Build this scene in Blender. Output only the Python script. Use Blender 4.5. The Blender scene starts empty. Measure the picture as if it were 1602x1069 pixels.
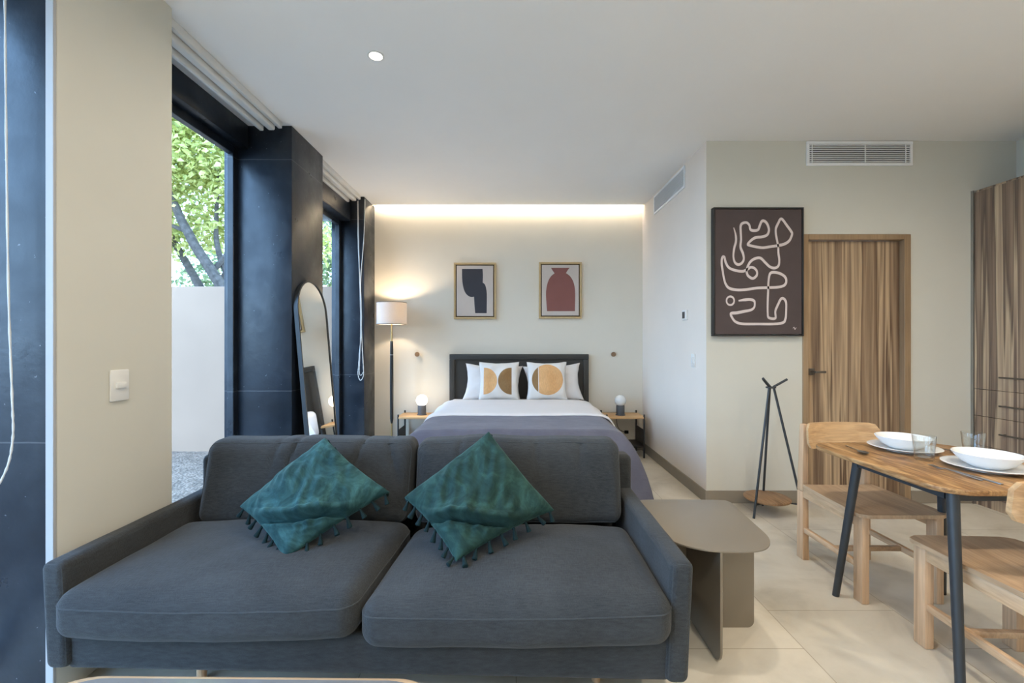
import bpy, bmesh, math, random
from mathutils import Vector, Matrix, noise, Quaternion

random.seed(7)
PI = math.pi
S = bpy.context.scene
COL = S.collection

# ------------------------------------------------------------------ camera
cam_d = bpy.data.cameras.new('camera')
cam_d.sensor_width = 36.0
cam_d.lens = 16.0
cam_d.clip_start = 0.05
cam = bpy.data.objects.new('camera', cam_d)
COL.objects.link(cam)
cam.location = (0, 0, 1.28)
cam.rotation_euler = (PI / 2, 0, 0)
S.camera = cam

# ------------------------------------------------------------------ world, exposure
W = bpy.data.worlds.new('sky')
S.world = W
W.use_nodes = True
wt = W.node_tree
bg = wt.nodes['Background']
tc = wt.nodes.new('ShaderNodeTexCoord')
sx = wt.nodes.new('ShaderNodeSeparateXYZ')
rp = wt.nodes.new('ShaderNodeValToRGB')
wt.links.new(tc.outputs['Generated'], sx.inputs[0])
wt.links.new(sx.outputs[2], rp.inputs[0])
rp.color_ramp.elements[0].position = 0.0
rp.color_ramp.elements[0].color = (0.46, 0.70, 1.0, 1)
rp.color_ramp.elements[1].position = 0.75
rp.color_ramp.elements[1].color = (0.29, 0.55, 1.0, 1)
wt.links.new(rp.outputs[0], bg.inputs[0])
bg.inputs[1].default_value = 7.0

S.view_settings.view_transform = 'Standard'
S.view_settings.look = 'None'
S.view_settings.gamma = 1.0
S.view_settings.use_curve_mapping = False
S.view_settings.exposure = 0.50
S.cycles.use_denoising = True
S.cycles.sample_clamp_indirect = 6.0

DOWNLIGHT_W = 13.0
WARM = (1.0, 0.895, 0.75)


# ------------------------------------------------------------------ node helpers
class NT:
    def __init__(self, name):
        self.m = bpy.data.materials.new(name)
        self.m.use_nodes = True
        self.t = self.m.node_tree
        self.b = self.t.nodes['Principled BSDF']

    def n(self, typ, **kw):
        nd = self.t.nodes.new(typ)
        for k, v in kw.items():
            setattr(nd, k, v)
        return nd

    def put(self, sock, v):
        if hasattr(v, 'is_output') or isinstance(v, bpy.types.NodeSocket):
            self.t.links.new(v, sock)
        elif isinstance(v, (tuple, list)) and len(v) == 3 and sock.type == 'RGBA':
            sock.default_value = (*v, 1)
        else:
            sock.default_value = v

    def math(self, op, a, b=0.0, c=0.0):
        nd = self.n('ShaderNodeMath', operation=op)
        for i, v in enumerate((a, b, c)):
            self.put(nd.inputs[i], v)
        return nd.outputs[0]

    def obj(self, scale=(1, 1, 1), kind='Object'):
        c = self.n('ShaderNodeTexCoord')
        mp = self.n('ShaderNodeMapping')
        mp.inputs['Scale'].default_value = scale
        self.t.links.new(c.outputs[kind], mp.inputs[0])
        return mp.outputs[0]

    def noise(self, vec, scale=5, detail=3, rough=0.55, dist=0.0):
        nd = self.n('ShaderNodeTexNoise')
        self.put(nd.inputs['Vector'], vec)
        nd.inputs['Scale'].default_value = scale
        nd.inputs['Detail'].default_value = detail
        nd.inputs['Roughness'].default_value = rough
        nd.inputs['Distortion'].default_value = dist
        return nd.outputs['Fac']

    def ramp(self, fac, stops):
        nd = self.n('ShaderNodeValToRGB')
        self.put(nd.inputs[0], fac)
        el = nd.color_ramp.elements
        while len(el) < len(stops):
            el.new(0.5)
        for e, (p, c) in zip(el, stops):
            e.position = p
            e.color = (*c, 1)
        return nd.outputs[0]

    def mix(self, fac, a, b, mode='MIX'):
        nd = self.n('ShaderNodeMix', data_type='RGBA', blend_type=mode)
        self.put(nd.inputs[0], fac)
        self.put(nd.inputs[6], a)
        self.put(nd.inputs[7], b)
        return nd.outputs[2]

    def bump(self, h, strength=0.2, dist=0.01):
        nd = self.n('ShaderNodeBump')
        nd.inputs['Strength'].default_value = strength
        nd.inputs['Distance'].default_value = dist
        self.put(nd.inputs['Height'], h)
        self.t.links.new(nd.outputs[0], self.b.inputs['Normal'])

    def set(self, color=None, rough=None, metal=None, spec=None, **kw):
        if color is not None:
            self.put(self.b.inputs['Base Color'], color)
        if rough is not None:
            self.put(self.b.inputs['Roughness'], rough)
        if metal is not None:
            self.put(self.b.inputs['Metallic'], metal)
        if spec is not None:
            self.put(self.b.inputs['Specular IOR Level'], spec)
        for k, v in kw.items():
            self.put(self.b.inputs[k.replace('_', ' ')], v)
        return self


def c255(r, g, b):
    f = lambda v: (v / 255 / 12.92) if v / 255 <= 0.04045 else ((v / 255 + 0.055) / 1.055) ** 2.4
    return (f(r), f(g), f(b))


def plain(name, col, rough=0.5, metal=0.0, spec=0.5, var=0.06, vs=6.0, bs=None, bstr=0.1, **kw):
    t = NT(name)
    v = t.obj()
    f = t.noise(v, vs, 3)
    dk = tuple(c * (1 - var) for c in col)
    lt = tuple(min(1, c * (1 + var)) for c in col)
    t.set(t.ramp(f, [(0.3, dk), (0.7, lt)]), rough, metal, spec, **kw)
    if bs:
        t.bump(t.noise(v, bs, 4), bstr, 0.004)
    return t.m


def wood_mat(name, stops, scale, fine, rough=0.5, fine_amt=0.35, dist=0.6, bstr=0.08, spec=0.35):
    """grain runs along the axis with the smallest scale"""
    t = NT(name)
    a = t.noise(t.obj(scale), 1.0, 4, 0.55, dist)
    col = t.ramp(a, stops)
    g = t.noise(t.obj(fine), 1.0, 3, 0.6, 0.3)
    gr = t.ramp(g, [(0.35, (1 - fine_amt,) * 3), (0.6, (1, 1, 1))])
    col = t.mix(1.0, col, gr, 'MULTIPLY')
    t.set(col, rough, 0, spec)
    t.bump(g, bstr, 0.002)
    return t.m


def fabric_mat(name, col, thread=420, bstr=0.35, var=0.12, rough=0.95, sheen=0.10, big=3.0, tint=(1, 1, 1)):
    t = NT(name)
    v = t.obj()
    w1 = t.noise(t.obj((thread, thread * 0.08, thread)), 1, 1)
    w2 = t.noise(t.obj((thread * 0.08, thread, thread * 0.3)), 1, 1)
    w = t.math('ADD', w1, w2)
    b = t.noise(v, big, 4)
    f = t.math('ADD', t.math('MULTIPLY', w, 0.35), t.math('MULTIPLY', b, 0.5))
    dk = tuple(c * (1 - 2 * var) for c in col)
    lt = tuple(min(1, c * (1 + 2 * var)) for c in col)
    t.set(t.ramp(f, [(0.42, dk), (0.78, lt)]), rough, 0, 0.2, Sheen_Weight=sheen, Sheen_Roughness=0.5)
    t.bump(w, bstr, 0.0015)
    return t.m


M = {}
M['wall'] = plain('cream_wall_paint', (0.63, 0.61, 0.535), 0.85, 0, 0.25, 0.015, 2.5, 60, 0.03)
M['wall_bed_lit'] = plain('lamplit_cream_wall_paint', (0.76, 0.705, 0.60), 0.85, 0, 0.25, 0.015, 2.5, 60, 0.03)  # the cream paint lightened: cove and lamp glow put into the colour
M['wall_daylit'] = plain('daylit_cream_wall_paint', (0.80, 0.715, 0.63), 0.85, 0, 0.25, 0.015, 2.5, 60, 0.03)  # same paint raised for the alcove, window light painted into its tone
M['ceiling'] = plain('white_ceiling_paint', (0.90, 0.895, 0.88), 0.9, 0, 0.2, 0.01, 2, 60, 0.02)
M['white_trim'] = plain('white_painted_edge', (0.40, 0.40, 0.40), 0.6, 0, 0.4, 0.02)
M['base'] = plain('taupe_tile_baseboard', c255(140, 130, 116), 0.5, 0, 0.4, 0.06, 5)
M['white_plastic'] = plain('white_plastic', (0.76, 0.75, 0.72), 0.35, 0, 0.5, 0.02)
M['white_metal'] = plain('white_powder_coat', (0.72, 0.72, 0.70), 0.45, 0, 0.5, 0.02)
M['vent_white'] = plain('white_vent_metal', (0.86, 0.86, 0.86), 0.4, 0, 0.5, 0.01)
M['vent_dark'] = plain('vent_duct_grey', (0.07, 0.07, 0.075), 0.8, 0, 0.2, 0.05)
M['charcoal'] = plain('charcoal_metal', (0.035, 0.04, 0.045), 0.42, 0.2, 0.5, 0.06)
M['black_metal'] = plain('black_metal', (0.02, 0.02, 0.021), 0.45, 0.2, 0.5, 0.05)
M['bronze'] = plain('dark_bronze_metal', (0.13, 0.11, 0.09), 0.4, 0.5, 0.5, 0.08)
M['brass'] = plain('brushed_brass', (0.55, 0.38, 0.17), 0.35, 0.9, 0.5, 0.05)
M['steel'] = plain('brushed_steel', (0.42, 0.42, 0.42), 0.3, 1.0, 0.5, 0.05)
M['taupe_metal'] = plain('taupe_powder_coated_metal', c255(132, 123, 110), 0.38, 0.25, 0.5, 0.02, 3)
M['white_sheet'] = plain('white_cotton', (0.74, 0.715, 0.70), 0.9, 0, 0.2, 0.02, 4, 35, 0.15)
M['headboard'] = plain('charcoal_painted_wood', (0.040, 0.039, 0.036), 0.5, 0, 0.4, 0.06)
M['ceramic'] = plain('white_ceramic', (0.80, 0.80, 0.79), 0.18, 0, 0.5, 0.01)
M['lamp_stone'] = plain('grey_stone_lamp_base', (0.085, 0.088, 0.095), 0.55, 0, 0.4, 0.1, 18)
M['opal'] = plain('opal_glass_unlit', (0.80, 0.79, 0.76), 0.25, 0, 0.5, 0.01)
M['canvas_frame'] = plain('light_oak_frame', c255(192, 166, 122), 0.5, 0, 0.4, 0.08, 14)
M['canvas_gap'] = plain('dark_frame_recess', c255(84, 66, 40), 0.7, 0, 0.3, 0.05)
M['canvas_cream'] = plain('cream_print_paper', c255(206, 194, 184), 0.85, 0, 0.2, 0.02)
M['ink_grey'] = plain('charcoal_print_ink', c255(70, 70, 76), 0.85, 0, 0.2, 0.03)
M['ink_red'] = plain('dusty_red_print_ink', c255(140, 94, 88), 0.85, 0, 0.2, 0.03)
M['art_ground'] = plain('brown_black_canvas', c255(84, 73, 71), 0.8, 0, 0.25, 0.05, 8, 120, 0.05)
M['art_line'] = plain('pale_pink_paint_line', c255(212, 198, 194), 0.75, 0, 0.3, 0.05, 10)
M['cord_white'] = plain('white_bead_cord', (0.62, 0.61, 0.58), 0.5, 0, 0.4, 0.03)
M['bark'] = plain('grey_tree_bark', (0.10, 0.085, 0.075), 0.9, 0, 0.2, 0.35, 14, 30, 0.6)
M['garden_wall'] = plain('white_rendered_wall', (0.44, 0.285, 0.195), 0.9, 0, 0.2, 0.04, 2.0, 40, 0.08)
M['hook_wood'] = plain('dark_oiled_wood', c255(140, 112, 84), 0.55, 0, 0.4, 0.12, 20)
M['stone_top'] = plain('grey_polished_stone', (0.16, 0.165, 0.165), 0.12, 0, 0.6, 0.12, 5)
M['rubber'] = plain('black_rubber', (0.015, 0.015, 0.015), 0.8, 0, 0.2, 0.03)

M['sofa'] = fabric_mat('slate_grey_sofa_weave', (0.035, 0.0385, 0.041), 380, 0.7, 0.2)
M['piping'] = fabric_mat('slate_grey_piping', (0.044, 0.049, 0.053), 380, 0.4, 0.1)
M['coverlet'] = None
M['door_wood'] = wood_mat('walnut_veneer_planks', [
    (0.30, c255(104, 82, 64)), (0.39, c255(164, 138, 110)), (0.44, c255(140, 114, 90)), (0.47, c255(104, 82, 64)), (0.50, c255(196, 168, 134)),
    (0.55, c255(152, 127, 102)), (0.585, c255(110, 88, 70)), (0.62, c255(178, 150, 120)), (0.72, c255(120, 96, 78))], (6.5, 6.5, 0.14), (120, 120, 3.0), 0.45, 0.16, 0.25)
M['wardrobe_wood'] = wood_mat('grey_walnut_veneer', [
    (0.30, c255(100, 84, 72)), (0.39, c255(164, 140, 116)), (0.44, c255(138, 116, 98)), (0.47, c255(102, 86, 74)), (0.50, c255(194, 170, 140)),
    (0.55, c255(152, 128, 108)), (0.585, c255(108, 90, 78)), (0.62, c255(178, 154, 126)), (0.72, c255(118, 98, 84))], (6.5, 6.5, 0.14), (120, 120, 3.0), 0.45, 0.16, 0.25)
M['door_frame'] = wood_mat('walnut_door_frame', [(0.3, c255(146, 120, 92)), (0.7, c255(168, 140, 108))], (4, 4, 1), (60, 60, 2), 0.5, 0.15)
M['table_wood'] = wood_mat('warm_oiled_oak', [
    (0.3, c255(126, 88, 52)), (0.44, c255(184, 142, 94)), (0.52, c255(144, 104, 66)), (0.6, c255(196, 156, 108)), (0.7, c255(160, 118, 76))],
    (11, 1.6, 11), (80, 5, 80), 0.42, 0.42, 1.2, 0.15)
M['chair_wood'] = wood_mat('pale_ash', [
    (0.3, c255(182, 144, 108)), (0.45, c255(208, 172, 134)), (0.55, c255(192, 156, 120)), (0.7, c255(216, 182, 146))],
    (20, 2.2, 14), (120, 6, 60), 0.5, 0.16, 0.8)
M['chair_back'] = wood_mat('honey_ash_backrest', [
    (0.3, c255(186, 146, 104)), (0.45, c255(212, 172, 126)), (0.55, c255(198, 158, 114)), (0.7, c255(220, 184, 142))],
    (1.2, 10, 22), (4, 60, 130), 0.5, 0.18, 0.3)
M['chair_post'] = wood_mat('pale_ash_upright', [
    (0.3, c255(184, 148, 114)), (0.5, c255(208, 172, 136)), (0.7, c255(196, 160, 126))],
    (24, 24, 1.2), (110, 110, 4), 0.5, 0.16, 0.5)
M['chair_seat'] = wood_mat('brown_ash_veneer_seat', [
    (0.3, c255(166, 136, 106)), (0.5, c255(194, 162, 128)), (0.7, c255(180, 148, 116))],
    (16, 1.6, 10), (110, 5, 60), 0.45, 0.16, 0.6)
M['nightstand_wood'] = wood_mat('honey_oak', [
    (0.3, c255(190, 146, 98)), (0.5, c255(216, 174, 124)), (0.7, c255(204, 162, 112))], (2, 16, 10), (6, 100, 60), 0.5, 0.15)
M['rack_wood'] = wood_mat('oak_disc', [
    (0.3, c255(126, 94, 64)), (0.5, c255(160, 124, 90)), (0.7, c255(142, 108, 76))], (18, 2, 10), (100, 6, 60), 0.5, 0.25)
M['coffee_wood'] = wood_mat('light_oak_coffee_table', [
    (0.3, c255(168, 138, 104)), (0.5, c255(192, 164, 130)), (0.7, c255(180, 150, 116))], (2, 14, 10), (6, 90, 60), 0.12, 0.15)


def make_column_mat():
    t = NT('black_painted_concrete')
    v = t.obj()
    big = t.noise(v, 2.2, 5, 0.6)
    col = t.ramp(big, [(0.32, (0.005, 0.008, 0.014)), (0.52, (0.010, 0.016, 0.026)), (0.72, (0.030, 0.038, 0.050))])
    speck = t.noise(v, 55, 2, 0.5)
    col = t.mix(t.math('GREATER_THAN', speck, 0.755), col, (0.15, 0.16, 0.18))
    s = t.n('ShaderNodeSeparateXYZ')
    t.t.links.new(v, s.inputs[0])
    z = t.math('ADD', s.outputs[2], t.math('MULTIPLY', t.math('SUBTRACT', t.noise(v, 9, 2), 0.5), 0.006))
    for zz in (0.915, 2.62):
        ln = t.math('COMPARE', z, zz, 0.0028)
        col = t.mix(t.math('MULTIPLY', ln, 0.5), col, (0.15, 0.155, 0.165))
    t.set(col, t.ramp(t.noise(v, 6, 4), [(0.3, (0.26,) * 3), (0.75, (0.5,) * 3)]), 0.0, 0.5, IOR=1.5)
    t.bump(t.math('ADD', t.noise(v, 14, 5), t.math('MULTIPLY', t.noise(v, 60, 3), 0.25)), 0.22, 0.006)
    return t.m


M['column'] = make_column_mat()


def make_floor_mat():
    t = NT('greige_stone_tiles')
    v = t.obj()
    s = t.n('ShaderNodeSeparateXYZ')
    t.t.links.new(v, s.inputs[0])
    c = t.n('ShaderNodeCombineXYZ')
    t.put(c.inputs[0], t.math('ADD', s.outputs[1], 12.0 - 1.895))
    t.put(c.inputs[1], t.math('ADD', s.outputs[0], 6.0 - 1.216))
    b = t.n('ShaderNodeTexBrick')
    t.t.links.new(c.outputs[0], b.inputs['Vector'])
    b.inputs['Scale'].default_value = 1.0
    b.inputs['Brick Width'].default_value = 1.2
    b.inputs['Row Height'].default_value = 0.6
    b.inputs['Mortar Size'].default_value = 0.0022
    b.inputs['Mortar Smooth'].default_value = 0.2
    b.offset = 0.775
    b.offset_frequency = 2
    b.inputs['Color1'].default_value = (0.94, 0.94, 0.94, 1)
    b.inputs['Color2'].default_value = (1, 1, 1, 1)
    b.inputs['Mortar'].default_value = (0.62, 0.58, 0.52, 1)
    st = t.noise(v, 2.4, 6, 0.62, 0.5)
    col = t.ramp(st, [(0.3, c255(188, 178, 160)), (0.5, c255(208, 199, 182)), (0.7, c255(218, 210, 194))])
    col = t.mix(1.0, col, b.outputs['Color'], 'MULTIPLY')
    t.set(col, t.ramp(t.noise(v, 5, 4), [(0.3, (0.36,) * 3), (0.7, (0.52,) * 3)]), 0, 0.4)
    t.bump(b.outputs['Fac'], 0.15, -0.002)
    return t.m


M['floor'] = make_floor_mat()


def make_gravel():
    t = NT('pale_gravel')
    v = t.obj()
    vo = t.n('ShaderNodeTexVoronoi')
    t.put(vo.inputs['Vector'], v)
    vo.inputs['Scale'].default_value = 40
    col = t.ramp(vo.outputs['Distance'], [(0.1, (0.44, 0.31, 0.22)), (0.7, (0.24, 0.17, 0.125))])
    n = t.noise(v, 9, 4)
    col = t.mix(1.0, col, t.ramp(n, [(0.35, (0.7,) * 3), (0.65, (1.05,) * 3)]), 'MULTIPLY')
    t.set(col, 0.95, 0, 0.2)
    t.bump(vo.outputs['Distance'], 0.6, -0.02)
    return t.m


M['gravel'] = make_gravel()


def make_leaf(name, cols):
    t = NT(name)
    n = t.noise(t.obj(), 3.2, 2)
    geo = t.n('ShaderNodeNewGeometry')
    f = t.math('ADD', t.math('MULTIPLY', geo.outputs['Random Per Island'], 0.6), t.math('MULTIPLY', n, 0.4))
    col = t.ramp(f, cols)
    d = t.n('ShaderNodeBsdfDiffuse')
    tr = t.n('ShaderNodeBsdfTranslucent')
    mx = t.n('ShaderNodeMixShader')
    t.put(d.inputs[0], col)
    t.put(tr.inputs[0], col)
    mx.inputs[0].default_value = 0.45
    t.t.links.new(d.outputs[0], mx.inputs[1])
    t.t.links.new(tr.outputs[0], mx.inputs[2])
    out = [x for x in t.t.nodes if x.type == 'OUTPUT_MATERIAL'][0]
    t.t.links.new(mx.outputs[0], out.inputs[0])
    return t.m


M['leaf'] = make_leaf('yellow_green_leaves', [(0.2, (0.30, 0.33, 0.12)), (0.5, (0.62, 0.62, 0.20)), (0.8, (0.86, 0.80, 0.38))])
M['leaf_dark'] = make_leaf('deep_green_leaves', [(0.2, (0.16, 0.20, 0.12)), (0.5, (0.30, 0.36, 0.17)), (0.8, (0.50, 0.52, 0.28))])


def make_window_glass():
    t = NT('window_glass')
    tr = t.n('ShaderNodeBsdfTransparent')
    tr.inputs[0].default_value = (0.95, 0.97, 0.97, 1)
    gl = t.n('ShaderNodeBsdfGlossy')
    gl.inputs['Roughness'].default_value = 0.02
    fr = t.n('ShaderNodeLayerWeight')
    fr.inputs[0].default_value = 0.5
    fac = t.math('ADD', t.math('MULTIPLY', t.math('POWER', fr.outputs['Facing'], 5.0), 0.35), 0.02)
    mx = t.n('ShaderNodeMixShader')
    t.t.links.new(fac, mx.inputs[0])
    t.t.links.new(tr.outputs[0], mx.inputs[1])
    t.t.links.new(gl.outputs[0], mx.inputs[2])
    out = [x for x in t.t.nodes if x.type == 'OUTPUT_MATERIAL'][0]
    t.t.links.new(mx.outputs[0], out.inputs[0])
    return t.m


M['glass'] = make_window_glass()
def make_tumbler_glass():
    t = NT('clear_tumbler_glass')
    tr = t.n('ShaderNodeBsdfTransparent')
    tr.inputs[0].default_value = (0.965, 0.975, 0.97, 1)
    gl = t.n('ShaderNodeBsdfGlossy')
    gl.inputs['Roughness'].default_value = 0.03
    lw = t.n('ShaderNodeLayerWeight')
    lw.inputs[0].default_value = 0.5
    fac = t.math('ADD', t.math('MULTIPLY', t.math('POWER', lw.outputs['Facing'], 2.2), 0.8), 0.05)
    mx = t.n('ShaderNodeMixShader')
    t.t.links.new(fac, mx.inputs[0])
    t.t.links.new(tr.outputs[0], mx.inputs[1])
    t.t.links.new(gl.outputs[0], mx.inputs[2])
    out = [x for x in t.t.nodes if x.type == 'OUTPUT_MATERIAL'][0]
    t.t.links.new(mx.outputs[0], out.inputs[0])
    return t.m


M['tumbler'] = make_tumbler_glass()
tm = NT('mirror_silver')
tm.set((0.86, 0.86, 0.84), 0.015, 1.0)
M['mirror'] = tm.m


def emit(name, col, strength):
    t = NT(name)
    t.set((0.8, 0.8, 0.8), 0.4)
    t.put(t.b.inputs['Emission Color'], col)
    t.b.inputs['Emission Strength'].default_value = strength
    return t.m


M['lens'] = emit('downlight_lens', (1.0, 0.93, 0.82), 14.0)
M['globe_on'] = emit('lit_opal_globe', (1.0, 0.90, 0.78), 2.6)
M['led'] = emit('warm_led_strip', (1.0, 0.86, 0.68), 75.0)


def make_shade():
    t = NT('linen_lamp_shade')
    d = t.n('ShaderNodeBsdfDiffuse')
    tr = t.n('ShaderNodeBsdfTranslucent')
    w = t.noise(t.obj((220, 220, 220)), 1, 2)
    col = t.ramp(w, [(0.3, (0.66, 0.62, 0.57)), (0.7, (0.76, 0.72, 0.67))])
    t.put(d.inputs[0], col)
    t.put(tr.inputs[0], (0.62, 0.56, 0.50, 1))
    mx = t.n('ShaderNodeMixShader')
    mx.inputs[0].default_value = 0.30
    t.t.links.new(d.outputs[0], mx.inputs[1])
    t.t.links.new(tr.outputs[0], mx.inputs[2])
    out = [x for x in t.t.nodes if x.type == 'OUTPUT_MATERIAL'][0]
    t.t.links.new(mx.outputs[0], out.inputs[0])
    return t.m


M['shade'] = make_shade()


def make_velvet(name, dark, light, sheen=0.28):
    t = NT(name)
    v = t.obj()
    n = t.noise(v, 8, 6, 0.68, 1.6)
    t.set(t.ramp(n, [(0.32, dark), (0.52, tuple((p + q) / 2.4 for p, q in zip(dark, light))), (0.72, light)]), 0.85, 0, 0.2, Sheen_Weight=sheen, Sheen_Roughness=0.35)
    t.put(t.b.inputs['Sheen Tint'], (0.30, 0.62, 0.60, 1))
    t.bump(t.math('ADD', n, t.math('MULTIPLY', t.noise(v, 300, 2), 0.3)), 0.35, 0.008)
    return t.m


M['velvet'] = make_velvet('teal_velvet', (0.006, 0.030, 0.036), (0.046, 0.134, 0.140))
M['velvet_green'] = make_velvet('emerald_teal_velvet', (0.006, 0.022, 0.021), (0.032, 0.090, 0.080))
M['tassel'] = make_velvet('dark_teal_tassel', (0.004, 0.014, 0.017), (0.008, 0.026, 0.029), 0.08)


def make_coverlet():
    t = NT('slate_blue_quilted_cotton')
    v = t.obj()
    q1 = t.noise(t.obj((26, 60, 60)), 1, 2)
    q2 = t.noise(t.obj((220, 220, 220)), 1, 2)
    col = t.ramp(t.noise(v, 5, 4), [(0.3, (0.098, 0.097, 0.128)), (0.7, (0.138, 0.134, 0.165))])
    t.set(col, 0.95, 0, 0.2, Sheen_Weight=0.15)
    t.bump(t.math('ADD', q1, t.math('MULTIPLY', q2, 0.3)), 0.5, 0.006)
    return t.m


M['coverlet'] = make_coverlet()


def make_cushion_print(name, shapes):
    """shapes: (cx, cz, r, xmin, xmax, colour) discs clipped to a band, in the cushion's own x/z"""
    t = NT(name)
    v = t.obj()
    s = t.n('ShaderNodeSeparateXYZ')
    t.t.links.new(v, s.inputs[0])
    x, z = s.outputs[0], s.outputs[2]
    col = (0.74, 0.715, 0.68)
    gr = t.noise(t.obj((160, 160, 30)), 1, 2)
    for cx, cz, r, x0, x1, cc in shapes:
        dx = t.math('SUBTRACT', x, cx)
        dz = t.math('SUBTRACT', z, cz)
        dd = t.math('SQRT', t.math('ADD', t.math('MULTIPLY', dx, dx), t.math('MULTIPLY', dz, dz)))
        m = t.math('LESS_THAN', dd, r)
        m = t.math('MULTIPLY', m, t.math('GREATER_THAN', x, x0))
        m = t.math('MULTIPLY', m, t.math('LESS_THAN', x, x1))
        c2 = t.ramp(gr, [(0.3, tuple(k * 0.82 for k in cc)), (0.7, cc)])
        col = t.mix(m, col, c2)
    t.set(col, 0.9, 0, 0.2)
    t.bump(t.noise(v, 25, 4), 0.15, 0.006)
    return t.m


ORANGE = c255(226, 176, 122)
OLIVE = c255(150, 118, 80)
M['print_halves'] = make_cushion_print('half_disc_print', [
    (-0.166, 0.213, 0.148, -0.166, 0.2, ORANGE), (0.139, 0.213, 0.148, -0.2, 0.139, OLIVE)])
M['print_disc'] = make_cushion_print('split_disc_print', [
    (0.004, 0.228, 0.170, -0.2, -0.097, OLIVE), (0.004, 0.228, 0.170, -0.091, 0.2, ORANGE)])


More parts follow.
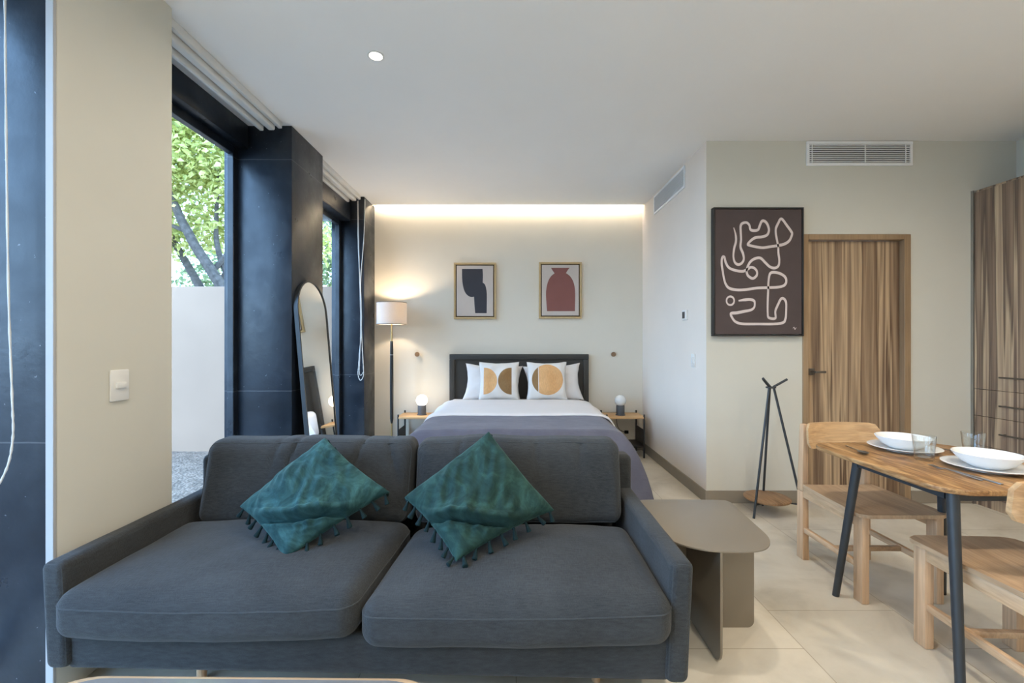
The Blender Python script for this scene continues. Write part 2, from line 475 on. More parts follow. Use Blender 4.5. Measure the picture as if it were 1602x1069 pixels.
# ------------------------------------------------------------------ mesh helpers
class MB:
    def __init__(self, off=(0, 0, 0)):
        self.bm = bmesh.new()
        self.off = Vector(off)
        self._mi = 0
        self.seen = set()

    @property
    def mi(self):
        return self._mi

    @mi.setter
    def mi(self, v):
        self._mi = v
        self.seen = set(self.bm.faces)

    def _mark(self, n0):
        if self._mi > 0:
            for f in self.bm.faces:
                if f not in self.seen:
                    f.material_index = self._mi

    def box(self, x0, x1, y0, y1, z0, z1, bev=0.0, seg=2, mat=None):
        n0 = len(self.bm.faces)
        vs = [self.bm.verts.new((x, y, z)) for x in (x0, x1) for y in (y0, y1) for z in (z0, z1)]
        fs = [(0, 1, 3, 2), (4, 6, 7, 5), (0, 4, 5, 1), (2, 3, 7, 6), (0, 2, 6, 4), (1, 5, 7, 3)]
        faces = [self.bm.faces.new([vs[i] for i in f]) for f in fs]
        if mat is not None:
            bmesh.ops.transform(self.bm, matrix=mat, verts=vs)
        if bev > 0:
            es = list({e for f in faces for e in f.edges})
            bmesh.ops.bevel(self.bm, geom=es, offset=bev, segments=seg, affect='EDGES', profile=0.5)
        self._mark(n0)
        return self

    def hexa(self, lo, hi, bev=0.0, seg=2):
        """lo / hi: four corner points each, same winding"""
        n0 = len(self.bm.faces)
        a = [self.bm.verts.new(p) for p in lo]
        b = [self.bm.verts.new(p) for p in hi]
        fs = [self.bm.faces.new(a), self.bm.faces.new(b)]
        for i in range(4):
            j = (i + 1) % 4
            fs.append(self.bm.faces.new((a[i], a[j], b[j], b[i])))
        if bev > 0:
            es = list({e for f in fs for e in f.edges})
            bmesh.ops.recalc_face_normals(self.bm, faces=fs)
            bmesh.ops.bevel(self.bm, geom=es, offset=bev, segments=seg, affect='EDGES', profile=0.5)
        self._mark(n0)
        return self

    def tube(self, pts, r, n=10, closed=False):
        n0 = len(self.bm.faces)
        pts = [Vector(p) for p in pts]
        k = len(pts)
        rs = r if isinstance(r, (list, tuple)) else [r] * k
        rings = []
        up = None
        for i, p in enumerate(pts):
            if closed:
                d = (pts[(i + 1) % k] - pts[i - 1])
            else:
                d = (pts[min(i + 1, k - 1)] - pts[max(i - 1, 0)])
            d = d.normalized() if d.length > 1e-9 else Vector((0, 0, 1))
            if up is None:
                up = Vector((0, 0, 1)) if abs(d.z) < 0.9 else Vector((1, 0, 0))
            a = d.cross(up)
            a.normalize()
            b = a.cross(d)
            up = b
            rings.append([self.bm.verts.new(p + (a * math.cos(2 * PI * j / n) + b * math.sin(2 * PI * j / n)) * rs[i])
                          for j in range(n)])
        m = k if closed else k - 1
        for i in range(m):
            A, B = rings[i], rings[(i + 1) % k]
            for j in range(n):
                self.bm.faces.new((A[j], A[(j + 1) % n], B[(j + 1) % n], B[j]))
        if not closed:
            self.bm.faces.new(rings[0][::-1])
            self.bm.faces.new(rings[-1])
        self._mark(n0)
        return self

    def lathe(self, prof, n=32, c=(0, 0, 0), axis='z', closed=False):
        n0 = len(self.bm.faces)
        c = Vector(c)
        rings = []
        for (r, h) in prof:
            if r < 1e-6:
                v = {'z': (0, 0, h), 'y': (0, h, 0), 'x': (h, 0, 0)}[axis]
                rings.append([self.bm.verts.new(c + Vector(v))])
            else:
                ring = []
                for j in range(n):
                    a = 2 * PI * j / n
                    u, w = r * math.cos(a), r * math.sin(a)
                    v = {'z': (u, w, h), 'y': (u, h, w), 'x': (h, u, w)}[axis]
                    ring.append(self.bm.verts.new(c + Vector(v)))
                rings.append(ring)
        seq = list(zip(rings, rings[1:]))
        if closed:
            seq.append((rings[-1], rings[0]))
        for A, B in seq:
            for j in range(n):
                j2 = (j + 1) % n
                if len(A) == 1 and len(B) == 1:
                    break
                if len(A) == 1:
                    self.bm.faces.new((A[0], B[j], B[j2]))
                elif len(B) == 1:
                    self.bm.faces.new((A[j], A[j2], B[0]))
                else:
                    self.bm.faces.new((A[j], A[j2], B[j2], B[j]))
        if not closed:
            if len(rings[0]) > 1:
                self.bm.faces.new(rings[0])
            if len(rings[-1]) > 1:
                self.bm.faces.new(rings[-1])
        self._mark(n0)
        return self

    def prism(self, outline, h0, h1, f=None, bev=0.0, seg=2):
        n0 = len(self.bm.faces)
        f = f or (lambda a, b, h: (a, b, h))
        A = [self.bm.verts.new(f(a, b, h0)) for a, b in outline]
        B = [self.bm.verts.new(f(a, b, h1)) for a, b in outline]
        k = len(A)
        fa = self.bm.faces.new(A[::-1])
        fb = self.bm.faces.new(B)
        sides = [self.bm.faces.new((A[i], A[(i + 1) % k], B[(i + 1) % k], B[i])) for i in range(k)]
        if bev > 0:
            bmesh.ops.recalc_face_normals(self.bm, faces=[fa, fb] + sides)
            es = list(set(fa.edges) | set(fb.edges))
            bmesh.ops.bevel(self.bm, geom=es, offset=bev, segments=seg, affect='EDGES', profile=0.5)
        self._mark(n0)
        return self

    def grid(self, fn, nu, nv):
        n0 = len(self.bm.faces)
        g = [[self.bm.verts.new(fn(i / nu, j / nv)) for j in range(nv + 1)] for i in range(nu + 1)]
        for i in range(nu):
            for j in range(nv):
                self.bm.faces.new((g[i][j], g[i + 1][j], g[i + 1][j + 1], g[i][j + 1]))
        self._mark(n0)
        return self

    def rbox(self, c, h, r, deform=None, n=14, m=4):
        """box with rounded edges, dense enough to be deformed. c centre, h half sizes"""
        n0 = len(self.bm.faces)
        c = Vector(c)
        ax = []
        for k in range(3):
            rr = min(r, h[k] * 0.999)
            e = [-h[k] + rr * (1 - math.cos(i / m * PI / 2)) for i in range(m)]
            e = [-h[k] + rr * i / m for i in range(m)]
            mid = [-h[k] + rr + (2 * h[k] - 2 * rr) * i / n for i in range(n + 1)]
            ax.append(e + mid + [-q for q in e[::-1]])
        inner = [max(h[k] - r, 0.0005) for k in range(3)]
        cache = {}

        def P(p):
            key = tuple(round(q, 5) for q in p)
            if key in cache:
                return cache[key]
            q = Vector([max(-inner[k], min(inner[k], p[k])) for k in range(3)])
            d = Vector(p) - q
            if d.length > 1e-9:
                d = d.normalized() * min(r, min(h))
            pt = c + q + d
            if deform:
                pt = Vector(deform(pt))
            v = self.bm.verts.new(pt)
            cache[key] = v
            return v
        for k in range(3):
            a, b = (k + 1) % 3, (k + 2) % 3
            for s in (-1, 1):
                for i in range(len(ax[a]) - 1):
                    for j in range(len(ax[b]) - 1):
                        q = []
                        for (ii, jj) in ((i, j), (i + 1, j), (i + 1, j + 1), (i, j + 1)):
                            p = [0, 0, 0]
                            p[k] = s * h[k]
                            p[a] = ax[a][ii]
                            p[b] = ax[b][jj]
                            q.append(P(p))
                        if len(set(q)) == 4:
                            try:
                                self.bm.faces.new(q)
                            except ValueError:
                                pass
        self._mark(n0)
        return self

    def build(self, name, mats, parent=None, smooth=38, solid=0.0):
        if self.off.length > 0:
            bmesh.ops.translate(self.bm, vec=-self.off, verts=self.bm.verts)
        bmesh.ops.recalc_face_normals(self.bm, faces=self.bm.faces)
        me = bpy.data.meshes.new(name)
        self.bm.to_mesh(me)
        self.bm.free()
        if not isinstance(mats, (list, tuple)):
            mats = [mats]
        for m in mats:
            me.materials.append(m)
        for p in me.polygons:
            p.use_smooth = True
        me.set_sharp_from_angle(angle=math.radians(smooth))
        o = bpy.data.objects.new(name, me)
        COL.objects.link(o)
        if parent is not None:
            o.parent = parent
        if solid:
            md = o.modifiers.new('thickness', 'SOLIDIFY')
            md.thickness = solid
            md.offset = 0
        return o


def tag(o, label, cat, group=None):
    o['label'] = label
    o['category'] = cat
    if group:
        o['group'] = group
    return o


def thing(name, label, cat, loc=(0, 0, 0), rz=0.0, group=None):
    o = bpy.data.objects.new(name, None)
    o.empty_display_size = 0.1
    COL.objects.link(o)
    o.location = loc
    o.rotation_euler = (0, 0, rz)
    return tag(o, label, cat, group)


def struct(o):
    o['kind'] = 'structure'
    return o


def dup(root, loc, rz, label, group=None):
    r = root.copy()
    COL.objects.link(r)
    r.location = loc
    r.rotation_euler = (root.rotation_euler[0], root.rotation_euler[1], rz)
    r['label'] = label
    if group:
        r['group'] = group
    for ch in list(root.children):
        c = ch.copy()
        COL.objects.link(c)
        c.parent = r
        for g in list(ch.children):
            d = g.copy()
            COL.objects.link(d)
            d.parent = c
    return r


def rrect(x0, x1, y0, y1, r, n=8):
    rs = r if isinstance(r, (list, tuple)) else [r] * 4
    cs = [(x1 - rs[0], y0 + rs[0], -90, rs[0]), (x1 - rs[1], y1 - rs[1], 0, rs[1]),
          (x0 + rs[2], y1 - rs[2], 90, rs[2]), (x0 + rs[3], y0 + rs[3], 180, rs[3])]
    out = []
    for cx, cy, a0, rr in cs:
        for i in range(n + 1):
            a = math.radians(a0 + 90 * i / n)
            out.append((cx + rr * math.cos(a), cy + rr * math.sin(a)))
    return out


def smooth_path(pts, sub=6, closed=False):
    """Catmull-Rom through points"""
    P = [Vector(p) for p in pts]
    k = len(P)
    out = []
    rng = range(k if closed else k - 1)
    for i in rng:
        p0 = P[(i - 1) % k] if closed or i > 0 else P[0]
        p1 = P[i]
        p2 = P[(i + 1) % k]
        p3 = P[(i + 2) % k] if closed or i + 2 < k else P[-1]
        for j in range(sub):
            t = j / sub
            out.append(0.5 * ((2 * p1) + (p2 - p0) * t + (2 * p0 - 5 * p1 + 4 * p2 - p3) * t * t
                              + (3 * p1 - p0 - 3 * p2 + p3) * t ** 3))
    if not closed:
        out.append(P[-1])
    return out


def nz(x, y, z, s):
    return noise.noise(Vector((x * s, y * s, z * s)))


# ================================================================== ROOM SHELL
CZ = 2.87            # ceiling height
XL = -1.62           # room face of the left wall and columns
XR = 1.541           # right wall of the bed alcove
YB = 5.37            # wall behind the bed
YD = 3.61            # wall with the wooden door

b = MB(); b.box(-2.15, 4.2, -2.8, 5.6, -0.12, 0.0)
struct(b.build('floor', M['floor']))
b = MB(); b.box(-2.2, 4.2, -2.8, 5.295, CZ, 3.15); b.box(-2.2, 1.75, 5.295, 5.6, 3.02, 3.15)
struct(b.build('ceiling', M['ceiling']))
b = MB(); b.box(-1.98, 1.75, YB, 5.6, 0, 3.02)
struct(b.build('wall_back', M['wall_bed_lit']))
b = MB(); b.box(XR, 1.75, YD + 0.0015, YB, 0, 3.02)
struct(b.build('wall_alcove', M['wall_daylit']))
b = MB()
b.box(XR + 0.0005, 2.325, YD, 3.8, 0, CZ); b.box(2.325, 3.13, YD, 3.8, 2.11, CZ); b.box(3.13, 4.2, YD, 3.8, 0, CZ)
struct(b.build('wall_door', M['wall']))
b = MB(); b.box(4.0, 4.2, -2.6, YD, 0, CZ)
struct(b.build('wall_right', M['wall']))
b = MB(); b.box(-2.2, 4.2, -2.8, -2.6, 0, CZ)
struct(b.build('wall_rear', M['wall']))
b = MB(); b.box(-2.2, XL, -2.6, -1.3, 0, CZ); 
struct(b.build('wall_left', M['wall']))
b = MB(); b.box(-1.643, XL, 1.618, 2.17, 0, CZ, 0.003, 1)
struct(b.build('wall_pier', M['wall']))
b = MB(); b.box(-1.648, -1.6185, 1.606, 1.618, 0, CZ, 0.002, 1)
struct(b.build('trim_1', M['white_trim']))
# black columns and lintels
b = MB(); b.box(-2.12, -1.643, 1.64, 2.14, 0, CZ, 0.006, 2)
struct(b.build('column_front', M['column']))
b = MB(); b.box(-2.12, XL, 3.35, 3.90, 0, CZ, 0.006, 2)
struct(b.build('column_middle', M['column']))
b = MB(); b.box(-1.98, XL, 4.99, YB, 0, CZ, 0.006, 2)
struct(b.build('column_rear', M['column']))
b = MB(); b.box(-2.12, -1.94, 2.14, 3.35, 2.70, CZ, 0.005, 2)
struct(b.build('lintel_middle', M['column']))
b = MB(); b.box(-2.12, -1.77, 3.90, 4.99, 2.60, CZ, 0.005, 2)
struct(b.build('lintel_rear', M['column']))
b = MB(); b.box(-2.12, -1.94, -1.3, 1.64, 2.70, CZ, 0.005, 2)
struct(b.build('lintel_front', M['column']))
# baseboards
b = MB(); b.box(XR - 0.013, XR, YD - 0.013, YB - 0.013, 0, 0.098, 0.002, 1)
struct(b.build('baseboard_alcove', M['base']))
b = MB(); b.box(XR, 2.302, YD - 0.013, YD, 0, 0.098, 0.002, 1); b.box(3.157, 3.64, YD - 0.013, YD, 0, 0.098, 0.002, 1)
struct(b.build('baseboard_door', M['base']))
b = MB(); b.box(XL, XR - 0.013, YB - 0.013, YB, 0, 0.098, 0.002, 1)
struct(b.build('baseboard_back', M['base']))


def window(idx, y0, y1, z1, xf):
    """frame with the room face at x = xf, opening between y0 and y1, floor to z1"""
    w = 0.06
    o = MB()
    o.box(xf - 0.05, xf, y0, y0 + w, 0, z1, 0.004, 1)
    o.box(xf - 0.05, xf, y1 - w, y1, 0, z1, 0.004, 1)
    o.box(xf - 0.05, xf, y0 + w, y1 - w, z1 - 0.055, z1, 0.004, 1)
    o.box(xf - 0.05, xf, y0 + w, y1 - w, 0, 0.07, 0.004, 1)
    fr = struct(o.build('window_%d' % idx, M['column']))
    g = MB(); g.box(xf - 0.032, xf - 0.026, y0 + w * 0.8, y1 - w * 0.8, 0.06, z1 - 0.045)
    g.build('glass_pane', M['glass'], fr)


window(1, -1.3, 1.64, 2.70, -2.02)
window(2, 2.14, 3.36, 2.70, -2.02)
window(3, 3.90, 4.99, 2.60, -1.87)
b = MB(); b.box(-2.12, -2.075, -1.3, 1.64, -0.1, 0.004); b.box(-2.12, -2.075, 2.14, 3.35, -0.1, 0.004); b.box(-2.12, -1.925, 3.9, 4.99, -0.1, 0.004)
struct(b.build('trim_2', M['column']))

# wooden door
b = MB()
b.box(2.302, 2.346, YD - 0.012, YD + 0.09, 0, 2.13, 0.003, 1)
b.box(3.105, 3.156, YD - 0.012, YD + 0.09, 0, 2.13, 0.003, 1)
b.box(2.346, 3.105, YD - 0.012, YD + 0.09, 2.086, 2.13, 0.003, 1)
door = struct(b.build('door_1', M['door_frame']))
b = MB(); b.box(2.348, 3.103, YD + 0.035, YD + 0.075, 0.006, 2.083, 0.002, 1)
b.build('door_leaf', M['door_wood'], door)
b = MB()
b.box(2.372, 2.418, YD + 0.025, YD + 0.036, 1.012, 1.064, 0.003, 2)
b.tube([(2.395, YD + 0.03, 1.04), (2.395, YD - 0.025, 1.04)], 0.009, 12)
b.box(2.385, 2.472, YD - 0.034, YD - 0.020, 1.030, 1.048, 0.004, 2)
b.build('door_handle', M['bronze'], door)

# LED cove over the bed wall
led = thing('led_strip', 'warm LED light strip glowing in the ceiling slot above the bed wall', 'light strip', (0, 5.309, 2.935))
b = MB(); b.box(-1.60, 1.53, -0.013, 0.0, -0.03, 0.012); b.build('strip_holder', M['white_metal'], led)
b = MB(); b.box(-1.59, 1.52, 0.0, 0.006, -0.022, 0.004, 0.001, 1); b.build('diffuser', M['led'], led)


# ================================================================== GARDEN
b = MB(); b.box(-24, -2.12, -16, 30, -0.3, -0.03)
struct(b.build('ground', M['gravel']))
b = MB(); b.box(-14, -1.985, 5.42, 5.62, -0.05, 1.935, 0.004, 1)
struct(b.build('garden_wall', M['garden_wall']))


def leaf_cloud(mb, blobs, count, size):
    rnd = random.random
    for _ in range(count):
        bl = random.choices(blobs, [q[3] ** 2 for q in blobs])[0]
        while True:
            d = Vector((rnd() * 2 - 1, rnd() * 2 - 1, rnd() * 2 - 1))
            if 0.05 < d.length <= 1:
                break
        d = d * (0.55 + 0.45 * rnd())
        p = Vector(bl[:3]) + Vector((d.x * bl[3], d.y * bl[3], d.z * bl[3] * 0.8))
        a = Vector((rnd() - 0.5, rnd() - 0.5, rnd() * 0.6 - 0.45)).normalized()
        u = a.cross(Vector((rnd() - .5, rnd() - .5, rnd() - .5))).normalized()
        s = size * (0.6 + 0.8 * rnd())
        nrm = a.cross(u) * s * 0.12
        q = [p, p + a * s * 0.35 + u * s * 0.34 + nrm, p + a * s, p + a * s * 0.35 - u * s * 0.34 + nrm]
        vs = [mb.bm.verts.new(k) for k in q]
        mb.bm.faces.new((vs[0], vs[1], vs[2]))
        mb.bm.faces.new((vs[0], vs[2], vs[3]))


def tree(loc, trunk_paths, blobs, count, size, label, leafmat):
    t = thing('garden_tree', label, 'tree', loc, 0)
    for i, (pts, r0, r1) in enumerate(trunk_paths):
        pp = smooth_path(pts, 5)
        k = len(pp)
        pp = [p + Vector((nz(p.x, p.y, p.z + i, 2.1), nz(p.y, p.z, p.x + i, 2.1), 0)) * 0.05 if 0 < j else p for j, p in enumerate(pp)]
        rr = [r0 + (r1 - r0) * j / (k - 1) for j in range(k)]
        m = MB(); m.tube(pp, rr, 9)
        m.build('trunk' if i == 0 else 'branch', M['bark'], t)
    m = MB(); leaf_cloud(m, blobs, count, size)
    m.build('foliage', leafmat, t)
    return t


tree((-4.15, 7.4, -0.05),
     [([(0, 0, 0), (-0.15, 0, 1.2), (-0.45, -0.05, 2.1), (-0.95, -0.1, 2.9), (-1.5, 0, 3.9), (-1.9, 0, 5.0)], 0.12, 0.04),
      ([(-0.4, 0, 2.0), (-0.6, 0.1, 2.6), (-0.75, 0.1, 3.4), (-0.6, 0.1, 4.6)], 0.06, 0.02),
      ([(-0.7, 0, 2.5), (-0.3, 0.1, 3.0), (0.3, 0.2, 3.4), (0.9, 0.2, 4.1)], 0.045, 0.015),
      ([(-1.1, 0, 3.1), (-1.7, 0.1, 3.3), (-2.3, 0.1, 3.3)], 0.04, 0.012)],
     [(-1.4, 0.0, 4.4, 1.2), (-0.4, 0.3, 4.1, 1.0), (0.6, 0.2, 4.2, 1.1), (-2.2, 0.2, 4.0, 1.1), (-0.6, 0.0, 5.4, 1.2),
      (-1.8, 0.4, 5.4, 1.2), (0.5, 0.4, 5.3, 1.1), (-0.9, 0.5, 3.3, 0.7), (0.5, 0.6, 3.1, 0.7), (-1.9, 0.6, 3.2, 0.7)],
     15000, 0.105, 'yellow-green leafy tree with a leaning grey trunk behind the white garden wall', M['leaf'])
tree((-5.1, 8.0, -0.05),
     [([(0, 0, 0), (-0.1, 0, 1.4), (-0.4, 0, 2.3), (-0.9, 0, 3.2), (-1.3, 0, 4.4)], 0.11, 0.03),
      ([(-0.25, 0, 2.0), (0.2, 0, 2.8), (0.5, 0, 3.8)], 0.06, 0.02)],
     [(-1.0, 0, 4.6, 1.3), (0.4, 0.2, 4.4, 1.2), (-2.2, 0, 4.4, 1.2), (0.0, 0.3, 5.8, 1.3), (-1.4, 0.3, 5.9, 1.3)],
     7000, 0.11, 'second leafy tree further left, its trunk leaning beside the nearer one', M['leaf'])
tree((-2.9, 9.6, -0.05),
     [([(0, 0, 0), (0.05, 0, 1.6), (-0.1, 0, 3.0), (0.1, 0, 4.6)], 0.12, 0.04)],
     [(0, 0, 2.6, 1.2), (-0.6, 0, 3.6, 1.3), (0.7, 0, 3.8, 1.3), (0, 0, 5.0, 1.4), (-1.6, 0.2, 3.0, 1.2), (-2.6, 0.5, 2.6, 1.0), (-3.8, 0.6, 2.8, 1.0)],
     8000, 0.11, 'deep green tree seen through the narrow far window beyond the mirror', M['leaf_dark'])


# ================================================================== BLINDS
def blind(label, x0, y0, y1, chains, name='window_blind', cat='blind'):
    """three-channel ceiling rail along y, with bead-chain loops; x0 = room-side edge"""
    t = thing(name, label, cat, (x0, (y0 + y1) / 2, CZ))
    L = (y1 - y0) / 2
    b = MB(); b.box(-0.028, 0.0, -L, L, -0.048, 0.0, 0.006, 2); b.build('front_rail', M['white_metal'], t)
    b = MB(); b.box(-0.085, -0.034, -L, L - 0.03, -0.075, 0.0, 0.012, 3); b.build('roller_cassette', M['white_metal'], t)
    b = MB(); b.box(-0.13, -0.10, -L, L - 0.06, -0.092, 0.0, 0.008, 3); b.build('bottom_bar', M['white_metal'], t)
    for pts, r in chains:
        pp = smooth_path(pts, 8, False)
        rr = [r * (1.0 + 0.22 * math.sin(i * 2.4)) for i in range(len(pp))]
        m = MB((x0, (y0 + y1) / 2, CZ)); m.tube(pp, rr, 6)
        m.build('bead_chain', M['cord_white'], t)


blind('white ceiling blind rail over the tall window nearest the sofa', -1.665, 2.18, 3.30, [])
yc = 4.93
blind('white ceiling blind rail over the narrow far window, with two hanging chain loops', -1.645, 3.92, 4.95, [
    ([(-1.672, yc, 2.80), (-1.665, yc, 2.3), (-1.630, yc, 1.55), (-1.66, yc, 1.05), (-1.668, yc, 0.93), (-1.645, yc, 0.86),
      (-1.612, yc, 0.90), (-1.61, yc, 1.0), (-1.628, yc, 1.35), (-1.640, yc, 1.9), (-1.605, yc, 2.4), (-1.592, yc, 2.82)], 0.0045),
    ([(-1.66, yc - 0.02, 2.80), (-1.65, yc - 0.02, 2.2), (-1.634, yc - 0.02, 1.5), (-1.642, yc - 0.02, 1.1), (-1.648, yc - 0.02, 0.95),
      (-1.63, yc - 0.02, 0.915), (-1.605, yc - 0.02, 0.95)], 0.0035)])
blind('white ceiling blind rail by the front black column, with a long white bead chain', -1.68, -1.2, 1.60, [
    ([(-1.750, 1.57, 2.80), (-1.748, 1.57, 2.3), (-1.738, 1.57, 1.5), (-1.725, 1.57, 1.1), (-1.722, 1.57, 0.95), (-1.734, 1.56, 0.84),
      (-1.77, 1.54, 0.76), (-1.81, 1.52, 0.82), (-1.84, 1.51, 1.0), (-1.84, 1.50, 1.6), (-1.83, 1.50, 2.80)], 0.0033)])


# ================================================================== CEILING LIGHTS
def downlight(x, y, label):
    t = thing('ceiling_downlight', label, 'downlight', (x, y, CZ), 0, 'recessed ceiling downlights')
    b = MB(); b.lathe([(0.034, 0.0), (0.046, 0.0), (0.046, -0.004), (0.038, -0.006), (0.034, -0.003)], 28, closed=True)
    b.build('trim_ring', M['white_metal'], t)
    b = MB(); b.lathe([(0.0, -0.0025), (0.0335, -0.0025), (0.0335, -0.0005), (0, -0.0005)], 28)
    b.build('lens', M['lens'], t)
    return t


def lamp_area(name, loc, size, power, col, parent=None, spread=PI):
    d = bpy.data.lights.new(name, 'AREA')
    d.shape = 'DISK'
    d.size = size
    d.energy = power
    d.color = col
    d.spread = spread
    o = bpy.data.objects.new(name, d)
    COL.objects.link(o)
    o.location = loc
    if parent:
        o.parent = parent
    return o


dl0 = downlight(-0.757, 2.53, 'small round lit downlight in the ceiling above the sofa')
fill_spots = [(0.95, 2.0), (2.75, 1.95), (-0.757, 0.4), (0.95, 0.4), (2.75, 0.4), (-0.757, -1.4), (0.95, -1.4), (2.75, -1.4)]  # out-of-view downlights added to fill the room with light
for i, (x, y) in enumerate(fill_spots):
    dup(dl0, (x, y, CZ), 0, 'unseen fill downlight added in the ceiling nearer the camera than the one above the sofa')
for i, (x, y) in enumerate([(-0.757, 2.53)] + fill_spots):
    lamp_area('downlight_and_fill_bulb', (x, y, CZ - 0.008), 0.07, DOWNLIGHT_W * (0.55, 0.65, 0.65, 1, 1, 1, 1, 1, 1)[i], WARM, None, math.radians(165))  # first lamp serves the visible downlight, the others are added fill


# ================================================================== WALL FITTINGS
def vent(label, loc, rz, w, h, nsl, div, frame_w=0.022):
    """grille facing local -y, base at local z=0"""
    t = thing('air_vent', label, 'vent', loc, rz)
    b = MB()
    b.box(-w / 2, w / 2, -0.012, 0, 0, frame_w, 0.002, 1); b.box(-w / 2, w / 2, -0.012, 0, h - frame_w, h, 0.002, 1)
    b.box(-w / 2, -w / 2 + frame_w, -0.012, 0, frame_w, h - frame_w, 0.002, 1)
    b.box(w / 2 - frame_w, w / 2, -0.012, 0, frame_w, h - frame_w, 0.002, 1)
    b.build('frame', M['vent_white'], t)
    b = MB(); b.box(-w / 2 + frame_w, w / 2 - frame_w, -0.003, 0, frame_w, h - frame_w); b.build('backing', M['vent_dark'], t)
    H = h - 2 * frame_w
    for i in range(nsl):
        z = frame_w + H * (i + 0.5) / nsl
        b = MB()
        mt = Matrix.Translation((0, -0.009, z)) @ Matrix.Rotation(math.radians(-12), 4, 'X')
        b.box(-w / 2 + frame_w, w / 2 - frame_w, -0.0055, 0.0055, -H / nsl * 0.13, H / nsl * 0.13, 0, 1, mt)
        b.build('slat', M['vent_white'], t)
    for x in div:
        b = MB(); b.box(x - 0.003, x + 0.003, -0.015, -0.011, frame_w, h - frame_w); b.build('divider', M['vent_white'], t)


vent('wide white horizontal air grille above the wooden door', (2.752, YD, 2.672), 0, 0.84, 0.192, 9, (-0.38, 0.04, 0.36))
vent('white air grille high on the side wall of the bed alcove', (XR, 4.48, 2.648), -PI / 2, 0.87, 0.20, 10, ())


def switch(label, loc, rz, w, h, rocker):
    t = thing('light_switch', label, 'switch', loc, rz)
    b = MB(); b.box(-w / 2, w / 2, -0.009, 0, -h / 2, h / 2, 0.004, 2); b.build('plate', M['white_plastic'], t)
    b = MB(); b.box(-rocker[0] / 2, rocker[0] / 2, -0.016, -0.008, -rocker[1] / 2, rocker[1] / 2, 0.003, 2)
    b.build('rocker', M['white_plastic'], t)


switch('white light switch plate on the cream wall left of the sofa back', (XL, 1.873, 1.10), PI / 2, 0.088, 0.128, (0.048, 0.026))
switch('slim white light switch on the alcove side wall below the thermostat', (XR, 3.86, 1.118), -PI / 2, 0.075, 0.115, (0.03, 0.05))
t = thing('thermostat', 'small white thermostat with dark screen on the alcove side wall', 'thermostat', (XR, 4.03, 1.513), -PI / 2)
b = MB(); b.box(-0.045, 0.045, -0.02, 0, -0.045, 0.045, 0.006, 3); b.build('housing', M['white_plastic'], t)
b = MB(); b.box(-0.032, 0.022, -0.0225, -0.0195, -0.028, 0.030, 0.001, 1); b.build('screen', M['charcoal'], t)


def hook(label, x):
    t = thing('wall_hook', label, 'hook', (x, YB, 1.13), 0, 'round wooden wall hooks')
    b = MB(); b.lathe([(0, -0.045), (0.024, -0.045), (0.028, -0.040), (0.028, -0.030), (0.022, -0.026), (0.0, -0.026)], 24, axis='y')
    b.build('knob', M['hook_wood'], t)
    b = MB(); b.lathe([(0.0, -0.026), (0.011, -0.026), (0.011, 0.0), (0, 0)], 16, axis='y'); b.build('peg', M['hook_wood'], t)


hook('round wooden hook on the wall above the lit bedside lamp', -1.112)
hook('round wooden hook on the wall above the unlit bedside lamp', 1.19)


# framed prints over the bed
def framed_print(label, x0, x1, z0, z1, shape, area, ink):
    cx, w, h = (x0 + x1) / 2, x1 - x0, z1 - z0
    t = thing('framed_print', label, 'picture', (cx, YB, z0))
    fw = 0.022
    b = MB()
    b.box(-w / 2, w / 2, -0.035, 0, 0, fw, 0.002, 1); b.box(-w / 2, w / 2, -0.035, 0, h - fw, h, 0.002, 1)
    b.box(-w / 2, -w / 2 + fw, -0.035, 0, fw, h - fw, 0.002, 1); b.box(w / 2 - fw, w / 2, -0.035, 0, fw, h - fw, 0.002, 1)
    b.build('frame', M['canvas_frame'], t)
    b = MB(); b.box(-w / 2 + fw, w / 2 - fw, -0.010, -0.004, fw, h - fw); b.build('recess', M['canvas_gap'], t)
    g = fw + 0.012
    b = MB(); b.box(-w / 2 + g, w / 2 - g, -0.030, -0.008, g, h - g, 0.0015, 1)
    b.mi = 1
    ax0, ay0, ax1, ay1 = area
    pts = [(-w / 2 + g + (px - ax0) / (ax1 - ax0) * (w - 2 * g), h - g - (py - ay0) / (ay1 - ay0) * (h - 2 * g)) for px, py in shape]
    b.prism(pts, -0.0306, -0.0296, lambda a, c, d: (a, d, c))
    b.build('canvas', [M['canvas_cream'], ink], t)


def sm2(pts, corners):
    """smooth an outline except at the listed corner indices"""
    out = []
    k = len(pts)
    cur = sorted(corners)
    for a, bb in zip(cur, cur[1:] + [cur[0] + k]):
        seg = [(*pts[i % k], 0) for i in range(a, bb + 1)]
        sp = smooth_path(seg, 5) if len(seg) > 2 else [Vector(q) for q in seg]
        out += [(p.x, p.y) for p in sp[:-1]]
    return out


s1 = sm2([(260, 197), (462, 197), (466, 260), (463, 328), (486, 348), (500, 395), (505, 460), (503, 622), (390, 622), (384, 560),
          (378, 465), (345, 467), (310, 447), (285, 412), (268, 355), (261, 290)], [0, 1, 3, 7, 8, 10])
s2 = sm2([(1117, 184), (1300, 184), (1282, 205), (1263, 236), (1300, 264), (1330, 310), (1347, 370), (1353, 450), (1350, 607),
          (1078, 607), (1068, 450), (1075, 370), (1092, 310), (1118, 266), (1152, 238), (1132, 210)], [0, 1, 3, 8, 9, 14])
framed_print('oak-framed print of a charcoal abstract shape, above the left of the bed', -0.683, -0.187, 1.545, 2.205, s1, (207, 165, 567, 650), M['ink_grey'])
framed_print('oak-framed print of a dusty red vase shape, above the right of the bed', 0.316, 0.818, 1.550, 2.212, s2, (1028, 157, 1388, 650), M['ink_red'])

